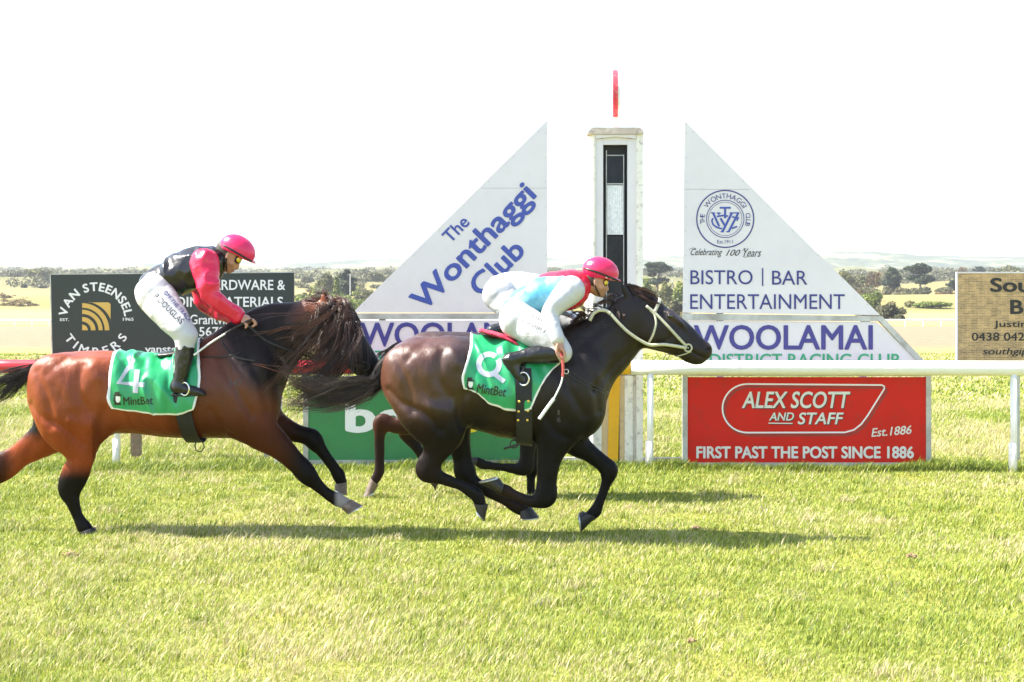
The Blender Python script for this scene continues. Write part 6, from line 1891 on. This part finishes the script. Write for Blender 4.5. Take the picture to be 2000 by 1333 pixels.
jk_a, sh_a, shb_a, bb_a, bvb_a = jockey('crouching jockey in pale blue and white silks with red collar and red cap', DA, Pa, (1050, 690), shirt_a, (0.66, 0.018, 0.09))

leg_b = [(303, 573, -.11, 37, .13), (326, 606, -.20, 32, .11), (349, 637, -.26, 25, .09), (362, 656, -.275, 20.5, .075)]
shin_b = [(363, 657, -.275, 19.5, .07), (361, 681, -.28, 16, .06), (357, 712, -.285, 14, .05), (351, 742, -.285, 11, .042), (348, 752, -.285, 11, .042)]
foot_b = [(346, 757, -.285, 11.5, .045), (370, 762, -.285, 9, .042), (395, 768, -.285, 4.5, .034)]
arm_b = [(400, 514, -.19, 25, .085), (404, 545, -.24, 20, .07), (412, 574, -.26, 17.5, .06), (426, 591, -.25, 17, .058), (446, 606, -.20, 14.5, .05), (464, 618, -.15, 12, .042)]
arm_bf = [(400, 514, .19, 25, .085), (394, 548, .24, 20, .07), (397, 580, .26, 17.5, .06), (410, 597, .25, 16, .058), (436, 611, .20, 14.5, .05), (458, 622, .13, 12, .042)]
hands_b = [[(466, 619, -.15, 8.5, .028), (481, 625, -.15, 9.5, .036)]] + \
    [[(485, 624, -.183 + .022 * i, 3.1), (495, 626 + i * .5, -.183 + .022 * i, 2.9), (500 - abs(i - 1), 633 + i * .3, -.183 + .021 * i, 2.7), (494 - i, 638, -.183 + .02 * i, 2.3)] for i in range(4)] + \
    [[(474, 628, -.186, 3.3), (482, 635, -.195, 2.9), (480, 640, -.192, 2.5)]]
hands_b += [[(q[0] - 6, q[1] + 4, -q[2], *q[3:]) for q in pts] for pts in hands_b]
Pb = dict(torso=[(303, 556, 0, 26, .14), (331, 544, 0, 33, .15), (366, 531, 0, 38.5, .16), (395, 521, 0, 37, .175), (413, 512, 0, 27, .135)],
          neck=[(420, 505, 0, 19, .07), (438, 503, 0, 16, .058)], arm_n=arm_b, arm_f=arm_bf, leg_n=leg_b, leg_f=mirror_limb(leg_b), shin_n=shin_b, shin_f=mirror_limb(shin_b),
          foot_n=foot_b, foot_f=mirror_limb(foot_b), hands=hands_b, ear=(445, 500), ang=23, hs=1.12, cut=2, seed=5.0, wfr=13, wrd=.013, wdir=(1, .5, .75),
          sole=[(338, 771, -.285, 2.5, .042), (365, 773, -.285, 2.2, .042), (402, 771, -.285, 1.5, .03)],
          cap=(464, 488, 37, 28, 31), brim=((429, 483), (497, 514)), peak=[(474, 504), (486, 509), (498, 514)],
          band=[(436, 479), (452, 488), (472, 500), (492, 511)], tag=[(454, 494), (466, 500), (465, 504), (453, 498)])
jk_b, sh_b, shb_b, bb_b, bvb_b = jockey('jockey standing in the stirrups in black vest, bright pink sleeves and pink cap', DB, Pb, (350, 690), shirt_b, (0.70, 0.018, 0.10))

def sc(pts, dx, dy, k=.813): return [((p[0] - 1050) * k + dx, (p[1] - 630) * k + dy, p[2], p[3] * k, *p[4:]) for p in pts]
TX, TY = 1004, 578
Pc = {k: sc(v, TX, TY + 2) for k, v in Pa.items() if k in ('torso', 'neck', 'arm_n', 'arm_f', 'leg_n', 'leg_f', 'shin_n', 'shin_f', 'foot_n', 'foot_f')}
Pc['torso'] = [(978, 566, 0, 27, .145), (1000, 562, 0, 29, .15), (1032, 566, 0, 30, .165), (1062, 574, 0, 28, .18), (1078, 578, 0, 21, .14)]
Pc['neck'] = [(1086, 576, 0, 15, .07), (1098, 574, 0, 13, .058)]
Pc['leg_n'] = [(976, 575, -.11, 32, .13), (1000, 604, -.2, 26, .11), (1030, 622, -.26, 19, .08), (1042, 632, -.275, 16, .07)]
Pc['leg_f'] = mirror_limb(Pc['leg_n'])
Pc['shin_n'] = [(1042, 633, -.275, 14, .066), (1030, 634, -.28, 13.5, .062), (1004, 637, -.285, 12, .056), (980, 642, -.285, 10, .045), (968, 645, -.285, 9.5, .042)]
Pc['shin_f'] = mirror_limb(Pc['shin_n'])
Pc['foot_n'] = [(960, 648, -.285, 10, .045), (970, 664, -.285, 8, .04), (979, 676, -.285, 6, .035)]; Pc['foot_f'] = mirror_limb(Pc['foot_n'])
Pc['arm_n'] = [(1072, 578, -.19, 19, .085), (1074, 604, -.25, 15, .07), (1086, 622, -.25, 13, .06), (1110, 622, -.21, 12, .052), (1128, 624, -.17, 10.5, .045)]
Pc['arm_f'] = mirror_limb(Pc['arm_n'])
Pc['hands'] = [[(1130, 625, -.16, 7, .028), (1140, 629, -.16, 7.5, .034)]] + [[(1143, 628, -.19 + .02 * i, 2.4), (1151, 631 + i * .4, -.19 + .02 * i, 2.3), (1150 - abs(i - 1), 638, -.19 + .02 * i, 2)] for i in range(4)] + [[(1136, 632, -.195, 2.6), (1143, 638, -.2, 2.2)]]
Pc['hands'] += [[(q[0], q[1], -q[2], *q[3:]) for q in pts] for pts in Pc['hands']]
Pc.update(ear=(1106, 576), ang=8, hs=.80, cut=2, seed=9.0, cap=(1114, 561, 28, 22, 20), brim=((1085, 566), (1142, 577)), peak=[(1126, 571), (1136, 574), (1146, 577)],
          band=[(1088, 556), (1104, 560), (1124, 568), (1140, 575)], tag=[(1122, 570), (1130, 572), (1130, 574), (1122, 572)])
jk_c, sh_c, shb_c, bb_c, bvb_c = jockey('jockey in white breeches mostly hidden behind the jockey in pale blue', DC, Pc, (1000, 650), shirt_c, (0.12, 0.12, 0.45), h=.007, hc=.009)
sc_c = Field(DC, .01).limb([(950, 655, 0, 8, .15), (985, 656, 0, 10, .16), (1020, 652, 0, 9, .14)], k=.02)
V, Fc, _ = sc_c.mesh(); sd = thing('racing_saddle', 'black racing saddle on the hidden third horse', 'saddle', tuple(W(985, 660, DC))); obj('seat', to_mesh('seat', V, Fc, LEATHER, smooth=True), sd)

# lettering on the breeches
decal_on('lettering', fine(line_text('P.DOUGLAS', 299, 581, 352, 634, 12, bold=-0.002)), bvb_b, DB - .25, BLACKL, bb_b, off=0.004)
decal_on('lettering', fine(line_text('OFF THE TRACK', 318, 572, 370, 630, 8, bold=0.01, shear=.1)), bvb_b, DB - .25, NAVY, bb_b, off=0.004)
decal_on('lettering', fine(line_text('Caitlin Jo', 1017, 631, 1073, 654, 9, bold=0.0)), bvb_a, DA - .25, BLACKL, bb_a, off=0.014)
decal_on('lettering', fine(line_text('OFF', 1038, 619, 1060, 631, 5, bold=0.0)), bvb_a, DA - .25, BLACKL, bb_a, off=0.009)

# whips
wh = thing('racing_whip', 'red and white racing whip pointing down from the hand of the jockey in pale blue', 'whip', tuple(W(1098, 700, DA - .31)))
def path(pts, D): return [Vector(p) for p in catmull([tuple(W(p[0], p[1], D + p[2])) for p in pts], 5)]
MB().tube(path([(1094, 686, -.372), (1098, 700, -.375), (1100, 722, -.37), (1099, 736, -.365)], DA), .0095, 10).build('handle', simple('whip_red', (0.6, 0.10, 0.10), 0.4, var=.3, scale=60), wh, smooth=True)
MB().tube(path([(1099, 735, -.365), (1095, 752, -.362), (1082, 779, -.36)], DA), .006, 8).build('shaft', WHITEL, wh, smooth=True)
MB().tube(path([(1082, 779, -.36), (1068, 798, -.36), (1053, 819, -.36)], DA), .0115, 8).build('flap', WHITEL, wh, smooth=True)
wh = thing('racing_whip', 'dark racing whip with pale tip carried by the jockey in black and pink', 'whip', tuple(W(470, 634, DB - .2)))
MB().tube(path([(492, 624, -.19), (466, 637, -.2), (440, 652, -.24)], DB), .009, 8).build('handle', LEATHER, wh, smooth=True)
MB().tube(path([(440, 652, -.24), (410, 671, -.31), (379, 694, -.36)], DB), .007, 8).build('shaft', WORNL, wh, smooth=True)
